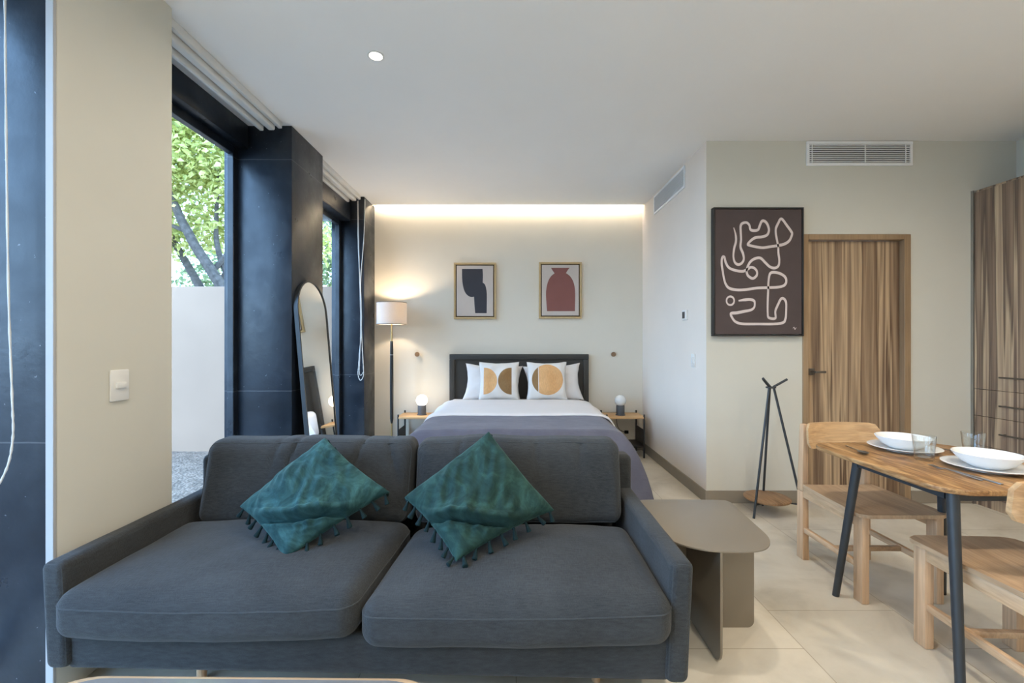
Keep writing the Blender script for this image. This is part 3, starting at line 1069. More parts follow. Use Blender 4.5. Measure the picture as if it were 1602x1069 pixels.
# large line painting
PX0, PX1, PZ0, PZ1 = 1.578, 2.286, 1.322, 2.332
t = thing('line_painting', 'large dark brown canvas with one looping pale line, beside the wooden door', 'painting', ((PX0 + PX1) / 2, YD, PZ0))
w, h = PX1 - PX0, PZ1 - PZ0
fw = 0.012
b = MB()
b.box(-w / 2, w / 2, -0.048, 0, 0, fw, 0.0015, 1); b.box(-w / 2, w / 2, -0.048, 0, h - fw, h, 0.0015, 1)
b.box(-w / 2, -w / 2 + fw, -0.048, 0, fw, h - fw, 0.0015, 1); b.box(w / 2 - fw, w / 2, -0.048, 0, fw, h - fw, 0.0015, 1)
b.build('frame', M['black_metal'], t)
b = MB(); b.box(-w / 2 + fw + 0.003, w / 2 - fw - 0.003, -0.043, -0.01, fw + 0.003, h - fw - 0.003, 0.001, 1)
b.mi = 1
LINE = [(240, 232), (252, 275), (255, 320), (243, 370), (238, 420), (247, 458), (268, 474), (292, 465), (306, 438), (300, 400), (285, 360),
        (288, 310), (286, 260), (286, 222), (298, 204), (325, 200), (343, 218), (350, 245), (375, 252), (400, 245), (412, 215), (425, 190),
        (445, 192), (462, 215), (470, 250), (458, 280), (425, 293), (385, 297), (355, 315), (332, 342), (350, 350), (385, 358), (430, 364),
        (480, 357), (530, 350), (575, 338), (605, 315), (620, 280), (618, 262), (590, 222), (552, 175), (530, 205), (515, 245), (520, 300),
        (530, 350), (532, 400), (538, 450), (530, 485), (505, 497), (475, 488), (445, 460), (415, 432), (380, 435), (350, 455), (330, 490),
        (324, 520), (335, 548), (365, 565), (390, 545), (392, 520), (375, 498), (350, 492), (330, 505), (300, 518), (250, 512), (210, 495),
        (190, 465), (178, 425), (165, 430), (162, 470), (172, 540), (185, 595), (210, 628), (260, 640), (320, 638), (390, 628), (465, 625),
        (530, 622), (570, 610), (583, 585), (575, 555), (540, 532), (495, 525), (475, 540), (467, 590), (465, 650), (462, 720), (462, 790),
        (470, 822), (512, 825), (512, 780), (530, 735), (550, 698), (570, 700), (582, 725), (582, 780), (578, 830), (560, 855), (500, 863),
        (400, 863), (300, 862), (255, 850), (232, 825), (222, 795), (260, 790), (310, 780), (355, 770), (375, 750), (375, 715), (350, 703),
        (310, 705), (272, 711)]


def ribbon(mb, pts, width, closed=False):
    pp = smooth_path([(p[0], p[1], 0) for p in pts], 6, closed)
    k = len(pp)
    L = []
    for i, p in enumerate(pp):
        a = pp[(i + 1) % k] if closed or i < k - 1 else pp[i]
        c = pp[i - 1] if closed or i > 0 else pp[i]
        d = (a - c)
        d = d.normalized() if d.length > 1e-6 else Vector((1, 0, 0))
        nrm = Vector((-d.y, d.x, 0))
        wd = width * (0.78 + 0.35 * abs(d.x) + 0.22 * noise.noise(Vector((i * 0.06, 3.1, 0))))
        if not closed:
            wd *= min(1, 0.35 + i / 14, 0.5 + (k - 1 - i) / 14)
        L.append((p + nrm * wd / 2, p - nrm * wd / 2))

    def mp(q, dz):
        u = (q.x - 120) / 565
        v = (q.y - 112) / 818
        g = fw + 0.003
        return (-w / 2 + g + u * (w - 2 * g), -0.0433 - dz, h - g - v * (h - 2 * g))
    vs = [[mb.bm.verts.new(mp(q, dz)) for q in pr for dz in (0.0, 0.0012)] for pr in L]
    n0 = len(mb.bm.faces)
    rng = range(k if closed else k - 1)
    for i in rng:
        A, B = vs[i], vs[(i + 1) % k]
        for f in ((0, 1), (1, 3), (3, 2), (2, 0)):
            mb.bm.faces.new((A[f[0]], A[f[1]], B[f[1]], B[f[0]]))
    mb._mark(n0)


ribbon(b, LINE, 15.5)
ribbon(b, [(218 + 25 * math.cos(a), 711 + 28 * math.sin(a)) for a in [2 * PI * i / 12 for i in range(12)]], 11, True)
ribbon(b, [(626, 892), (634, 884), (640, 898), (648, 886)], 4)
b.build('canvas', [M['art_ground'], M['art_line']], t)


# ================================================================== WARDROBE
WX, WY0, WY1, WH = 3.64, 2.2, YD, 2.47
t = thing('wardrobe', 'tall walnut wardrobe with black bar handles at the right edge', 'wardrobe', (WX, (WY0 + WY1) / 2, 0))
o3 = (WX, (WY0 + WY1) / 2, 0)
b = MB(o3); b.box(WX + 0.02, 3.998, WY0, WY1 - 0.002, 0.0, WH - 0.0); b.build('body', M['wardrobe_wood'], t)
b = MB(o3); b.box(WX - 0.004, WX + 0.02, WY1 - 0.024, WY1 - 0.002, 0, WH); b.build('filler_strip', M['steel'], t)
b = MB(o3); b.box(WX + 0.03, WX + 0.05, WY0, WY1 - 0.03, 0, 0.08); b.build('plinth', M['wardrobe_wood'], t)
ycols = [(2.84, 3.583), (2.2, 2.836)]
rows = [(0.912, WH - 0.02, 'door', 1.012), (0.704, 0.909, 'drawer', 0.80), (0.475, 0.701, 'drawer', 0.588), (0.085, 0.472, 'drawer', 0.40)]
for (ya, yb) in ycols:
    for (za, zb, nm, zh) in rows:
        b = MB(o3); b.box(WX, WX + 0.019, ya, yb, za, zb, 0.0012, 1); f = b.build(nm, M['wardrobe_wood'], t)
        ym = (ya + yb) / 2
        hl = 0.165
        b = MB(o3)
        b.box(WX - 0.034, WX - 0.022, ym - hl, ym + hl, zh - 0.006, zh + 0.006, 0.002, 1)
        for s in (-1, 1):
            b.box(WX - 0.026, WX + 0.001, ym + s * (hl - 0.02) - 0.005, ym + s * (hl - 0.02) + 0.005, zh - 0.005, zh + 0.005)
        b.build('handle', M['bronze'], f)


# ================================================================== MIRROR
t = thing('arched_mirror', 'tall arched floor mirror leaning on the middle black column', 'mirror', (-1.448, 3.62, 0.0))
lean = math.asin(0.086)
t.rotation_euler = (0, -lean, -0.010)
# local: y across (width), z up, faces +x
HW, HT = 0.262, 1.77


def arch(inset):
    r = HW - inset
    pts = [(-r, 0.0 + inset), (r, 0.0 + inset)]
    zc = HT - HW
    for i in range(25):
        a = PI * i / 24
        pts.append((r * math.cos(a), zc + r * math.sin(a)))
    return pts


fx = lambda a, c, d: (d, a, c)
b = MB()
A = arch(0.0); Bq = arch(0.014)
k = len(A)
for i in range(k):
    j = (i + 1) % k
    q = [(-0.03, A[i]), (-0.03, A[j]), (0.0, A[i]), (0.0, A[j]), (-0.03, Bq[i]), (-0.03, Bq[j]), (0.0, Bq[i]), (0.0, Bq[j])]
    v = [b.bm.verts.new((p[0], p[1][0], p[1][1])) for p in q]
    for f in ((0, 1, 3, 2), (4, 6, 7, 5), (0, 4, 5, 1), (2, 3, 7, 6)):
        b.bm.faces.new([v[z] for z in f])
bmesh.ops.remove_doubles(b.bm, verts=b.bm.verts, dist=1e-5)
b.build('frame', M['charcoal'], t)
b = MB(); b.prism(arch(0.012), -0.012, -0.006, fx); b.build('glass', M['mirror'], t, 20)
b = MB(); b.prism(arch(0.010), -0.028, -0.0125, fx); b.build('backboard', M['black_metal'], t)


# ================================================================== FLOOR LAMP
LX, LY = -1.338, 5.06
t = thing('floor_lamp', 'slim floor lamp with lit drum shade in the corner left of the bed', 'lamp', (LX, LY, 0))
b = MB(); b.lathe([(0, 0), (0.13, 0), (0.135, 0.006), (0.13, 0.016), (0.02, 0.022), (0, 0.022)], 36); b.build('base', M['black_metal'], t)
b = MB(); b.lathe([(0.009, 0.02), (0.009, 0.40)], 16); b.build('lower_pole', M['brass'], t)
b = MB(); b.lathe([(0.010, 0.37), (0.018, 0.42), (0.020, 0.80), (0.018, 1.18), (0.016, 1.28), (0.012, 1.285)], 18); b.build('grip', M['black_metal'], t)
b = MB(); b.lathe([(0.0175, 1.125), (0.0185, 1.128), (0.0185, 1.136), (0.0175, 1.139)], 18); b.build('collar', M['steel'], t)
b = MB(); b.lathe([(0.010, 1.28), (0.009, 1.30), (0.009, 1.56), (0.018, 1.57), (0.018, 1.60), (0.006, 1.61)], 16); b.build('stem', M['brass'], t)
b = MB(); b.lathe([(0.163, 1.468), (0.163, 1.712), (0.161, 1.712), (0.161, 1.468)], 48, closed=True); sh = b.build('lamp_shade', M['shade'], t)
b = MB()
for zz in (1.470, 1.710):
    b.tube([(0.1635 * math.cos(a), 0.1635 * math.sin(a), zz) for a in [2 * PI * i / 48 for i in range(48)]], 0.0035, 6, True)
for a in (0, 2 * PI / 3, 4 * PI / 3):
    b.tube([(0, 0, 1.60), (0.161 * math.cos(a), 0.161 * math.sin(a), 1.70)], 0.002, 5)
b.build('shade_ring', M['bronze'], sh)
d = bpy.data.lights.new('floor_lamp_bulb', 'POINT'); d.energy = 13; d.color = (1.0, 0.80, 0.58); d.shadow_soft_size = 0.03
o = bpy.data.objects.new('floor_lamp_bulb', d); COL.objects.link(o); o.location = (LX, LY, 1.63)


# ================================================================== NIGHTSTANDS AND TABLE LAMPS
def nightstand(label, x, mirror=1):
    t = thing('nightstand', label, 'nightstand', (x, 5.155, 0), 0, 'bedside tables')
    hw, hd = 0.205, 0.16
    b = MB(); b.prism(rrect(-hw - 0.02, hw + 0.02, -hd - 0.012, hd + 0.012, 0.045, 6), 0.430, 0.450, bev=0.003)
    b.build('tabletop', M['nightstand_wood'], t)
    for sx_ in (-1, 1):
        for sy_ in (-1, 1):
            b = MB(); b.lathe([(0.0095, 0), (0.0095, 0.475), (0.008, 0.478)], 12, (sx_ * hw, sy_ * hd, 0)); b.build('leg', M['black_metal'], t)
    b = MB()
    xs = mirror * hw
    b.box(min(xs, xs - mirror * 0.004), max(xs, xs - mirror * 0.004), -hd + 0.009, hd - 0.009, 0.12, 0.31)
    b.build('side_panel', M['black_metal'], t)
    for yy in (-hd, hd):
        b = MB(); b.box(-hw, hw, yy - 0.006, yy + 0.006, 0.115, 0.127); b.build('lower_rail', M['black_metal'], t)
    b = MB()
    b.hexa([(0.0, -hd, 0.13), (mirror * hw, -hd, 0.13), (mirror * hw, hd, 0.13), (0.0, hd, 0.13)],
           [(0.0, -hd, 0.136), (mirror * hw, -hd, 0.136), (mirror * hw, hd, 0.136), (0.0, hd, 0.136)])
    b.build('magazine_tray', M['black_metal'], t)
    return t


nightstand('oak and black metal bedside table under the lit globe lamp', -1.045, -1)
nightstand('oak and black metal bedside table under the unlit globe lamp', 1.245, 1)


def globe_lamp(label, x, y, mat):
    t = thing('table_lamp', label, 'lamp', (x, y, 0.4505), 0, 'globe bedside lamps')
    b = MB(); b.lathe([(0, 0), (0.055, 0), (0.055, 0.006), (0.0465, 0.010), (0.0465, 0.105), (0.043, 0.110), (0, 0.110)], 32); b.build('base', M['lamp_stone'], t)
    b = MB(); b.lathe([(0, 0.106)] + [(0.064 * math.sin(a), 0.164 - 0.064 * math.cos(a)) for a in [0.45 + (PI - 0.45) * i / 18 for i in range(18)]] + [(0, 0.228)], 32)
    b.build('globe', mat, t)


globe_lamp('small glowing globe lamp with grey stone base on the left bedside table', -1.02, 5.15, M['globe_on'])
globe_lamp('small unlit white globe lamp with grey stone base on the right bedside table', 1.222, 5.13, M['opal'])
d = bpy.data.lights.new('globe_lamp_bulb', 'POINT'); d.energy = 1.3; d.color = (1.0, 0.84, 0.62); d.shadow_soft_size = 0.062
o = bpy.data.objects.new('globe_lamp_bulb', d); COL.objects.link(o); o.location = (-1.02, 5.05, 0.70)
cd = MB(); cd.tube(smooth_path([(1.225, 5.19, 0.455), (1.225, 5.345, 0.452), (1.225, 5.345, 0.40), (1.235, 5.345, 0.30), (1.27, 5.345, 0.24), (1.33, 5.34, 0.215)], 6), 0.003, 6)
cd.box(1.32, 1.365, 5.325, 5.35, 0.20, 0.235, 0.004, 2)
tag(cd.build('lamp_cord', M['rubber']), 'thin black lamp cord and plug hanging behind the right bedside table', 'cord')


# ================================================================== BED
BX0, BX1 = -0.70, 0.80
BC = 0.05
t = thing('bed', 'double bed with charcoal panelled headboard against the back wall', 'bed', (BC, 4.3, 0))
ob = (BC, 4.3, 0)
HX0, HX1, HY = -0.727, 0.892, 5.285
b = MB(ob)
b.box(HX0, HX1, HY, HY + 0.07, 1.07, 1.133, 0.004, 2)
b.box(HX0, HX0 + 0.06, HY, HY + 0.07, 0.0, 1.07, 0.004, 2); b.box(HX1 - 0.06, HX1, HY, HY + 0.07, 0.0, 1.07, 0.004, 2)
b.box(HX0 + 0.06, HX1 - 0.06, HY, HY + 0.07, 0.25, 0.34, 0.004, 2)
b.build('headboard_frame', M['headboard'], t)
b = MB(ob); b.box(HX0 + 0.055, HX1 - 0.055, HY + 0.025, HY + 0.06, 0.30, 1.075); b.build('headboard_panel', M['headboard'], t)
b = MB(ob); b.box(BX0, BX1, 3.36, HY, 0.14, 0.31, 0.01, 2); b.build('bed_base', M['headboard'], t)
for (x, y) in ((BX0 + 0.08, 3.42), (BX1 - 0.08, 3.42), (BX0 + 0.08, 5.2), (BX1 - 0.08, 5.2)):
    b = MB(ob); b.box(x - 0.03, x + 0.03, y - 0.03, y + 0.03, 0, 0.14, 0.004, 1); b.build('leg', M['headboard'], t)


def mdef(p):
    return (p.x, p.y, p.z + 0.004 * nz(p.x, p.y, 0, 5))


b = MB(ob); b.rbox((BC, 4.32, 0.465), (0.755, 0.955, 0.155), 0.06, mdef, 20, 4); b.build('mattress', M['white_sheet'], t)

# half-profile of cloth over the bed edge: (offset from centre line, height)
PROF = [(0.0, 0.634), (0.30, 0.636), (0.60, 0.634), (0.70, 0.630), (0.752, 0.610), (0.795, 0.550), (0.84, 0.46), (0.885, 0.34), (0.915, 0.24), (0.94, 0.13)]


def prof_at(s, cut):
    """s in [-1,1]; cut = lowest height of the cloth"""
    pts = [p for p in PROF if p[1] >= cut - 1e-6]
    ln = [0.0]
    for p, q in zip(pts, pts[1:]):
        ln.append(ln[-1] + math.dist(p, q))
    d = abs(s) * ln[-1]
    for i in range(len(pts) - 1):
        if d <= ln[i + 1] + 1e-9:
            f = (d - ln[i]) / (ln[i + 1] - ln[i])
            x = pts[i][0] + f * (pts[i + 1][0] - pts[i][0])
            z = pts[i][1] + f * (pts[i + 1][1] - pts[i][1])
            break
    return math.copysign(x, s), z


def coverlet_pt(u, v):
    s = u * 2 - 1
    x, z = prof_at(s, 0.13)
    top = 0.70
    if v < top:
        y = 4.02 - (4.02 - 3.30) * v / top
        q = 0.0
    else:
        q = (v - top) / (1 - top)
        y = 3.30 - 0.10 * math.sin(min(1, q * 2.2) * PI / 2) - 0.05 * q
        z = min(z, 0.634 - 0.5 * q ** 1.2)
    side = max(0.0, (0.60 - z) / 0.5)
    rip = 0.013 * math.sin(y * 15 + (0 if s > 0 else 2)) * side * (1 if v < top else 0.4)
    x = x + math.copysign(rip, s) if abs(s) > 0.1 else x
    if s < 0:
        x -= 0.035 * min(1, abs(s) * 1.2)
    z += 0.006 * nz(x, y, 0.3, 4) + 0.002 * nz(x, y, 0.3, 17)
    return (BC + x, y, z)


b = MB((BC, 3.6, 0)); b.grid(coverlet_pt, 90, 60)
cv = b.build('coverlet', M['coverlet'], None, 60, 0.012)
cv.location = (BC, 3.6, 0)
tag(cv, 'slate blue quilted coverlet over the foot of the bed', 'bedspread')


def sheet_pt(u, v):
    s = u * 2 - 1
    x, z = prof_at(s, 0.30)
    wob = 0.010 * nz(x, 0, 2.0, 2.5)
    y = 4.865 - (4.865 - 3.905 + wob) * v
    lift = 0.018
    d = abs(x) - 0.70
    if d > 0:
        x += math.copysign(min(0.02, d * 0.3) + 0.008 * side_w(y, s), s)
    z += lift + 0.004 * nz(x, y, 0.9, 3.5)
    if v > 0.97:
        z -= 0.010 * (v - 0.97) / 0.03
    return (BC + x, y, z)


def side_w(y, s):
    return math.sin(y * 13 + s)


b = MB((BC, 4.4, 0)); b.grid(sheet_pt, 80, 40)
shp = b.build('top_sheet', M['white_sheet'], None, 60, 0.012)
shp.location = (BC, 4.4, 0)
tag(shp, 'smooth white top sheet folded down over the middle of the bed', 'sheet')


def pillow(name, label, cat, loc, w, h, th, lean, mat, seed, ear=0.085, rz=0.0, rx=0.0, group=None):
    """upright pillow: x across, z up from its lower edge; faces -y"""
    m = MB()
    N = 30

    def surf(sgn):
        def fn(u, v):
            a, c = u * 2 - 1, v * 2 - 1
            fa = min(1, max(0.0, (1 - abs(a)) / (1 - 0.0))) 
            e = max(0.0, (1 - a * a)) * max(0.0, (1 - c * c))
            pull = 1 - ear * (1 - c * c) * abs(a) ** 3
            pullz = 1 - ear * (1 - a * a) * abs(c) ** 3
            x = a * w / 2 * pull
            z = h / 2 + c * h / 2 * pullz
            y = sgn * (th / 2 * e ** 0.42 + 0.0008)
            wr = nz(a + seed, c, seed, 2.2) * 0.020 + nz(a * 2 + seed, c, seed, 6) * 0.004
            y += wr * (e ** 0.3)
            x += 0.004 * nz(c, a, seed, 4)
            z += 0.005 * nz(a, c, seed + 3, 3)
            # sag: the lower part is fuller
            y += sgn * 0.012 * e * max(0, -c)
            return (x, y, z)
        return fn
    m.grid(surf(-1), N, N); m.grid(surf(1), N, N)
    bmesh.ops.remove_doubles(m.bm, verts=m.bm.verts, dist=0.002)
    o = m.build(name, mat, None, 60)
    o.location = loc
    o.rotation_euler = (-lean, rx, rz)
    tag(o, label, cat, group)
    return o


pillow('pillow', 'plain white pillow leaning on the headboard behind the half-disc cushion', 'pillow', (-0.225, 5.06, 0.608), 0.66, 0.44, 0.15, math.radians(22), M['white_sheet'], 1.0, 0.13, rx=0.05)
pillow('pillow', 'plain white pillow leaning on the headboard behind the full-disc cushion', 'pillow', (0.475, 5.06, 0.608), 0.66, 0.44, 0.15, math.radians(22), M['white_sheet'], 5.0, 0.14, rx=-0.06)
pillow('print_cushion', 'square white cushion printed with an orange and a brown half disc', 'cushion', (-0.143, 4.955, 0.632), 0.445, 0.435, 0.13, math.radians(14), M['print_halves'], 9.0)
pillow('print_cushion', 'square white cushion printed with one orange and brown disc', 'cushion', (0.383, 4.955, 0.632), 0.445, 0.435, 0.13, math.radians(14), M['print_disc'], 13.0)


# ================================================================== SOFA
SX0, SX1, SY0, SY1 = -1.592, 0.617, 1.53, 2.43
so = ((SX0 + SX1) / 2, 1.98, 0)
t = thing('sofa', 'slate grey two-seat sofa with slim arms in the foreground', 'sofa', so)
AW = 0.078


def arm_def(side):
    def f(p):
        k = (0.53 - p.z) / 0.36
        x = p.x - side * 0.018 * max(0, k)
        return (x + 0.002 * nz(p.x, p.y, p.z, 6), p.y, p.z + 0.003 * nz(p.x, p.y, 1, 5))
    return f


for side in (-1, 1):
    cx = (SX0 + AW / 2) if side < 0 else (SX1 - AW / 2)
    zb_ = 0.172 if side < 0 else 0.122
    zc_, zh_ = (0.532 + zb_) / 2, (0.532 - zb_) / 2
    b = MB(so); b.rbox((cx, (SY0 + SY1) / 2, zc_), (AW / 2, (SY1 - SY0) / 2, zh_), 0.024, arm_def(side), 16, 4)
    a = b.build('armrest', M['sofa'], t, 60)
    # seam round the front face
    g = 0.0085
    hx, hz_ = AW / 2 - g, zh_ - g
    lp = [(cx + u * 0.99, SY0 + 0.008, zc_ + w_) for u, w_ in
          [(q[0], q[1]) for q in rrect(-hx, hx, -hz_, hz_, 0.018, 5)]]
    m = MB(so); m.tube([arm_def(side)(Vector(p)) for p in lp], 0.0028, 6, True)
    m.build('piping', M['piping'], a)
# base
b = MB(so); b.rbox(((SX0 + SX1) / 2, (1.545 + SY1 - 0.01) / 2, 0.225), ((SX1 - SX0) / 2 - AW + 0.004, (SY1 - 1.565) / 2, 0.062), 0.018, lambda p: (p.x, p.y, p.z - 0.047 * (p.x - SX0) / (SX1 - SX0) * max(0.0, (0.30 - p.z) / 0.137)), 18, 4)
b.build('base', M['sofa'], t, 60)
# back frame
b = MB(so); b.rbox(((SX0 + SX1) / 2, 2.375, 0.435), ((SX1 - SX0) / 2 - 0.004, 0.055, 0.265), 0.03, None, 18, 4)
b.build('back_frame', M['sofa'], t, 60)
for (x, y) in ((SX0 + 0.42, 1.72), (SX1 - 0.30, 1.72), (SX0 + 0.42, 2.34), (SX1 - 0.30, 2.34)):
    b = MB(so); b.lathe([(0.016, 0.0), (0.022, 0.17)], 14, (x, y, 0)); b.build('leg', M['chair_post'], t)


def seat_def(cx, seed):
    def f(p):
        u = (p.x - cx) / 0.52
        v = (p.y - 1.82) / 0.32
        top = max(0, (p.z - 0.36) / 0.085)
        cr = max(0, 1 - u * u) * max(0.0, 1 - v * v)
        z = p.z + 0.030 * cr * top - 0.012 * (abs(u) ** 3) * top
        z += top * (0.005 * nz(p.x + seed, p.y, 0, 4) + 0.0025 * nz(p.x + seed, p.y, 0, 10))
        fr = max(0.0, -v)
        z -= 0.012 * fr * fr * (1 - u * u)
        y = p.y - 0.012 * max(0, 1 - u * u) * (fr ** 3) + 0.006 * nz(p.x * 1.5 + seed, 0, p.z, 5) * fr
        x = p.x + 0.085 * (p.y - 1.82) * (1 - min(1, abs(p.x + 0.487) / 0.9))
        dip = 0.012 if seed < 2 else -0.008 - 0.010 * max(0.0, -u) ** 2
        return Vector((x, y, z + dip))
    return f


def loop_path(c, h, r, phi, n=10, axis=2, up=1):
    """closed loop round a rounded box, on the edge between its cap (axis) and its sides"""
    zc = h[axis] - r + r * math.sin(phi)
    ro = r * math.cos(phi)
    a, bb = [(1, 2), (0, 2), (0, 1)][axis]
    out = []
    for (u, v) in rrect(-(h[a] - r) - ro, (h[a] - r) + ro, -(h[bb] - r) - ro, (h[bb] - r) + ro, ro, 6):
        out.append([u, v])
    res = []
    k = len(out)
    for i in range(k):
        p, q = out[i], out[(i + 1) % k]
        dd = math.dist(p, q)
        m = max(1, int(dd / 0.04))
        for j in range(m):
            res.append((p[0] + (q[0] - p[0]) * j / m, p[1] + (q[1] - p[1]) * j / m))
    pts = []
    for (u, v) in res:
        w_ = [0, 0, 0]
        w_[axis] = zc * up
        w_[a] = u
        w_[bb] = v
        pts.append(Vector(c) + Vector(w_))
    return pts


for (xa, xb, seed) in ((-1.530, -0.490, 0.0), (-0.484, 0.540, 7.0)):
    c = ((xa + xb) / 2, 1.815, 0.358)
    hh = ((xb - xa) / 2, 0.325, 0.086)
    fdef = seat_def(c[0], seed)
    b = MB(so); b.rbox(c, hh, 0.062, fdef, 26, 6)
    q = b.build('seat_cushion', M['sofa'], t, 60)
    m = MB(so); m.tube([fdef(p) for p in loop_path(c, hh, 0.0625, math.radians(14))], 0.0028, 6, True)
    m.build('piping', M['piping'], q)


def back_def(cx, seed):
    creases = [(-0.30, 0.10, 0.007), (-0.12, 0.16, 0.013), (0.52, 0.2, 0.013), (0.74, -0.25, 0.010)] if seed < 5 else [(0.18, 0.05, 0.006), (-0.55, 0.1, 0.008), (0.62, 0.12, 0.007)]
    def f(p):
        zz = (p.z - 0.44) / 0.38
        u = (p.x - cx) / 0.50
        y = p.y + 0.115 * zz
        fr = max(0, (2.19 - p.y) / 0.09)
        y -= 0.028 * fr * max(0, 1 - u * u) * max(0, 1 - (2 * zz - 1) ** 2)
        z = p.z + 0.012 * max(0, zz) * (1 - u * u) * 0.4
        z += 0.012 * nz(p.x * 1.2 + seed, 0.0, seed, 3.0) * max(0, zz)
        cre = nz(p.x * 2 + seed, p.z * 0.8, seed, 4.5)
        y += 0.008 * cre * fr + 0.006 * nz(p.x + p.z * 0.8 + seed, p.z, 0, 9) * max(0, zz) * fr
        for (uc, sl, am) in creases:
            du = u - uc - sl * (zz - 1)
            gv = math.exp(-(du / 0.022) ** 2) * max(0.0, min(1.0, (zz - 0.35) / 0.4))
            y += am * gv * (0.4 + fr)
            z -= am * 0.6 * gv * max(0, zz)
        x = p.x + (0.018 * (1 - zz)) * (1 if u < 0 else -1) * 0.6 * abs(u) ** 3
        return Vector((x, y, z))
    return f


for (xa, xb, seed) in ((-1.485, -0.472, 3.0), (-0.468, 0.528, 11.0)):
    c = ((xa + xb) / 2, 2.185, 0.612)
    hh = ((xb - xa) / 2, 0.085, 0.185)
    fdef = back_def(c[0], seed)
    b = MB(so); b.rbox(c, hh, 0.055, fdef, 64, 5)
    q = b.build('back_cushion', M['sofa'], t, 60)
    m = MB(so); m.tube([fdef(p) for p in loop_path(c, hh, 0.0555, math.radians(40), axis=1, up=-1)], 0.0026, 6, True)
    m.build('piping', M['piping'], q)


# ================================================================== TEAL CUSHIONS
tas = MB()
tas.lathe([(0, 0.004), (0.006, 0.002), (0.0075, -0.004), (0.006, -0.010), (0.0065, -0.012), (0.0095, -0.030), (0.0125, -0.046), (0.010, -0.049), (0, -0.047)], 10)
tas_proto = tas.build('tassel', M['tassel'], None, 40)
tas_mesh = tas_proto.data
bpy.data.objects.remove(tas_proto)


def velvet_cushion(label, B, R, T, L, front, back, seed, mat):
    """diamond cushion through four corner points: bottom, right, top, left"""
    B, R, T, L = map(Vector, (B, R, T, L))
    C = (B + R + T + L) / 4
    nrm = (R - L).cross(T - B).normalized()      # points away from the viewer
    if nrm.y > 0:
        nrm = -nrm                               # towards the viewer
    o = thing('velvet_cushion', label, 'cushion', C, 0)
    N = 120

    def base(u, v):
        # u: B->R and L->T ; v: B->L and R->T
        a, c = u * 2 - 1, v * 2 - 1
        a2 = a * (1 - 0.07 * (1 - c * c) * abs(a) ** 2)
        c2 = c * (1 - 0.07 * (1 - a * a) * abs(c) ** 2)
        uu, vv = (a2 + 1) / 2, (c2 + 1) / 2
        return (B * (1 - uu) * (1 - vv) + R * uu * (1 - vv) + L * (1 - uu) * vv + T * uu * vv)

    def surf(sgn):
        def fn(u, v):
            a, c = u * 2 - 1, v * 2 - 1
            e = max(0, (1 - a * a) * (1 - c * c))
            p = base(u, v)
            th = (front if sgn > 0 else back) * e ** 0.44 + 0.0012
            s = (u + v) / 2
            tt = (u - v)
            d = 0.0
            if sgn > 0:
                sc = 0.265 + 0.06 * tt * tt + 0.03 * nz(tt, seed, 0, 2)
                step = 1 / (1 + math.exp(-(s - sc) / 0.0075))
                d -= 0.020 * (1 - step) * e ** 0.25
                d -= 0.060 * math.exp(-((s - sc) / 0.016) ** 2) * e ** 0.25
                d += 0.034 * step * math.exp(-((s - sc - 0.02) / 0.06) ** 2) * e ** 0.3
                for (ds, am, wd) in ((-0.045, 0.014, 0.013), (-0.085, 0.010, 0.012), (0.06, -0.010, 0.014), (-0.125, 0.008, 0.012)):
                    arc = sc + ds + 0.10 * tt * tt + 0.02 * nz(tt * 2, seed, ds * 30, 2)
                    d += am * math.exp(-((s - arc) / wd) ** 2) * e ** 0.3 * (0.5 + nz(tt, ds * 40, seed, 3))
                d += (0.026 * nz(tt * 0.7 + seed, s * 1.1, seed, 3.0) + 0.015 * nz(tt * 1.6 + seed, s * 0.8, 1, 6.0)) * e ** 0.35
                rd = 1 - abs(nz(u * 1.3 + seed, v * 0.6, 2, 4.0)) * 2
                d += 0.012 * rd * e ** 0.3
                d += 0.005 * math.sin(20 * v + 3 * nz(u, v, seed, 3)) * max(0, a) ** 3 * e ** 0.3
            else:
                d = 0.004 * nz(a + seed, c, 4, 3) * e ** 0.3
            return p + nrm * sgn * (th + sgn * d if sgn < 0 else th + d) - C
        return fn
    m = MB(); m.grid(surf(1), N, N); m.grid(surf(-1), N, N)
    bmesh.ops.remove_doubles(m.bm, verts=m.bm.verts, dist=0.0025)
    m.build('cover', mat, o, 70)
    # tassels round the rim
    def edge(k, f):
        return [base(f, 0), base(1, f), base(1 - f, 1), base(0, 1 - f)][k]
    for k in range(4):
        cnt = 8
        for i in range(cnt):
            f = (i + 0.6) / cnt
            p = edge(k, f)
            out = (p - C).normalized()
            dirv = (out * 0.45 + Vector((0, -0.15, -0.75)) + Vector((random.uniform(-.3, .3), random.uniform(-.25, .25), random.uniform(-.2, .2))))
            if k in (1, 2):
                dirv = out * 0.3 - nrm * 0.8 + Vector((0, 0, -0.6))
            dirv.normalize()
            ln = 0.05
            if (p + dirv * ln).z < 0.462:
                dirv.z = (0.462 - p.z) / ln if p.z > 0.455 else 0.15
                dirv.normalize()
            q = bpy.data.objects.new('tassel', tas_mesh)
            COL.objects.link(q)
            q.parent = o
            q.location = p - C
            q.rotation_mode = 'QUATERNION'
            q.rotation_quaternion = Vector((0, 0, -1)).rotation_difference(dirv)
            sc_ = random.uniform(0.75, 1.0)
            q.scale = (sc_, sc_, sc_)
    return o


velvet_cushion('teal velvet cushion with tassels on the window side of the sofa',
               (-0.850, 1.700, 0.462), (-0.532, 1.985, 0.622), (-0.855, 2.085, 0.838), (-1.155, 1.930, 0.580), 0.092, 0.045, 1.7, M['velvet'])
velvet_cushion('darker green velvet cushion with tassels nearer the side table',
               (-0.208, 1.690, 0.462), (0.180, 1.925, 0.566), (-0.106, 2.085, 0.868), (-0.462, 1.945, 0.612), 0.096, 0.045, 5.3, M['velvet_green'])


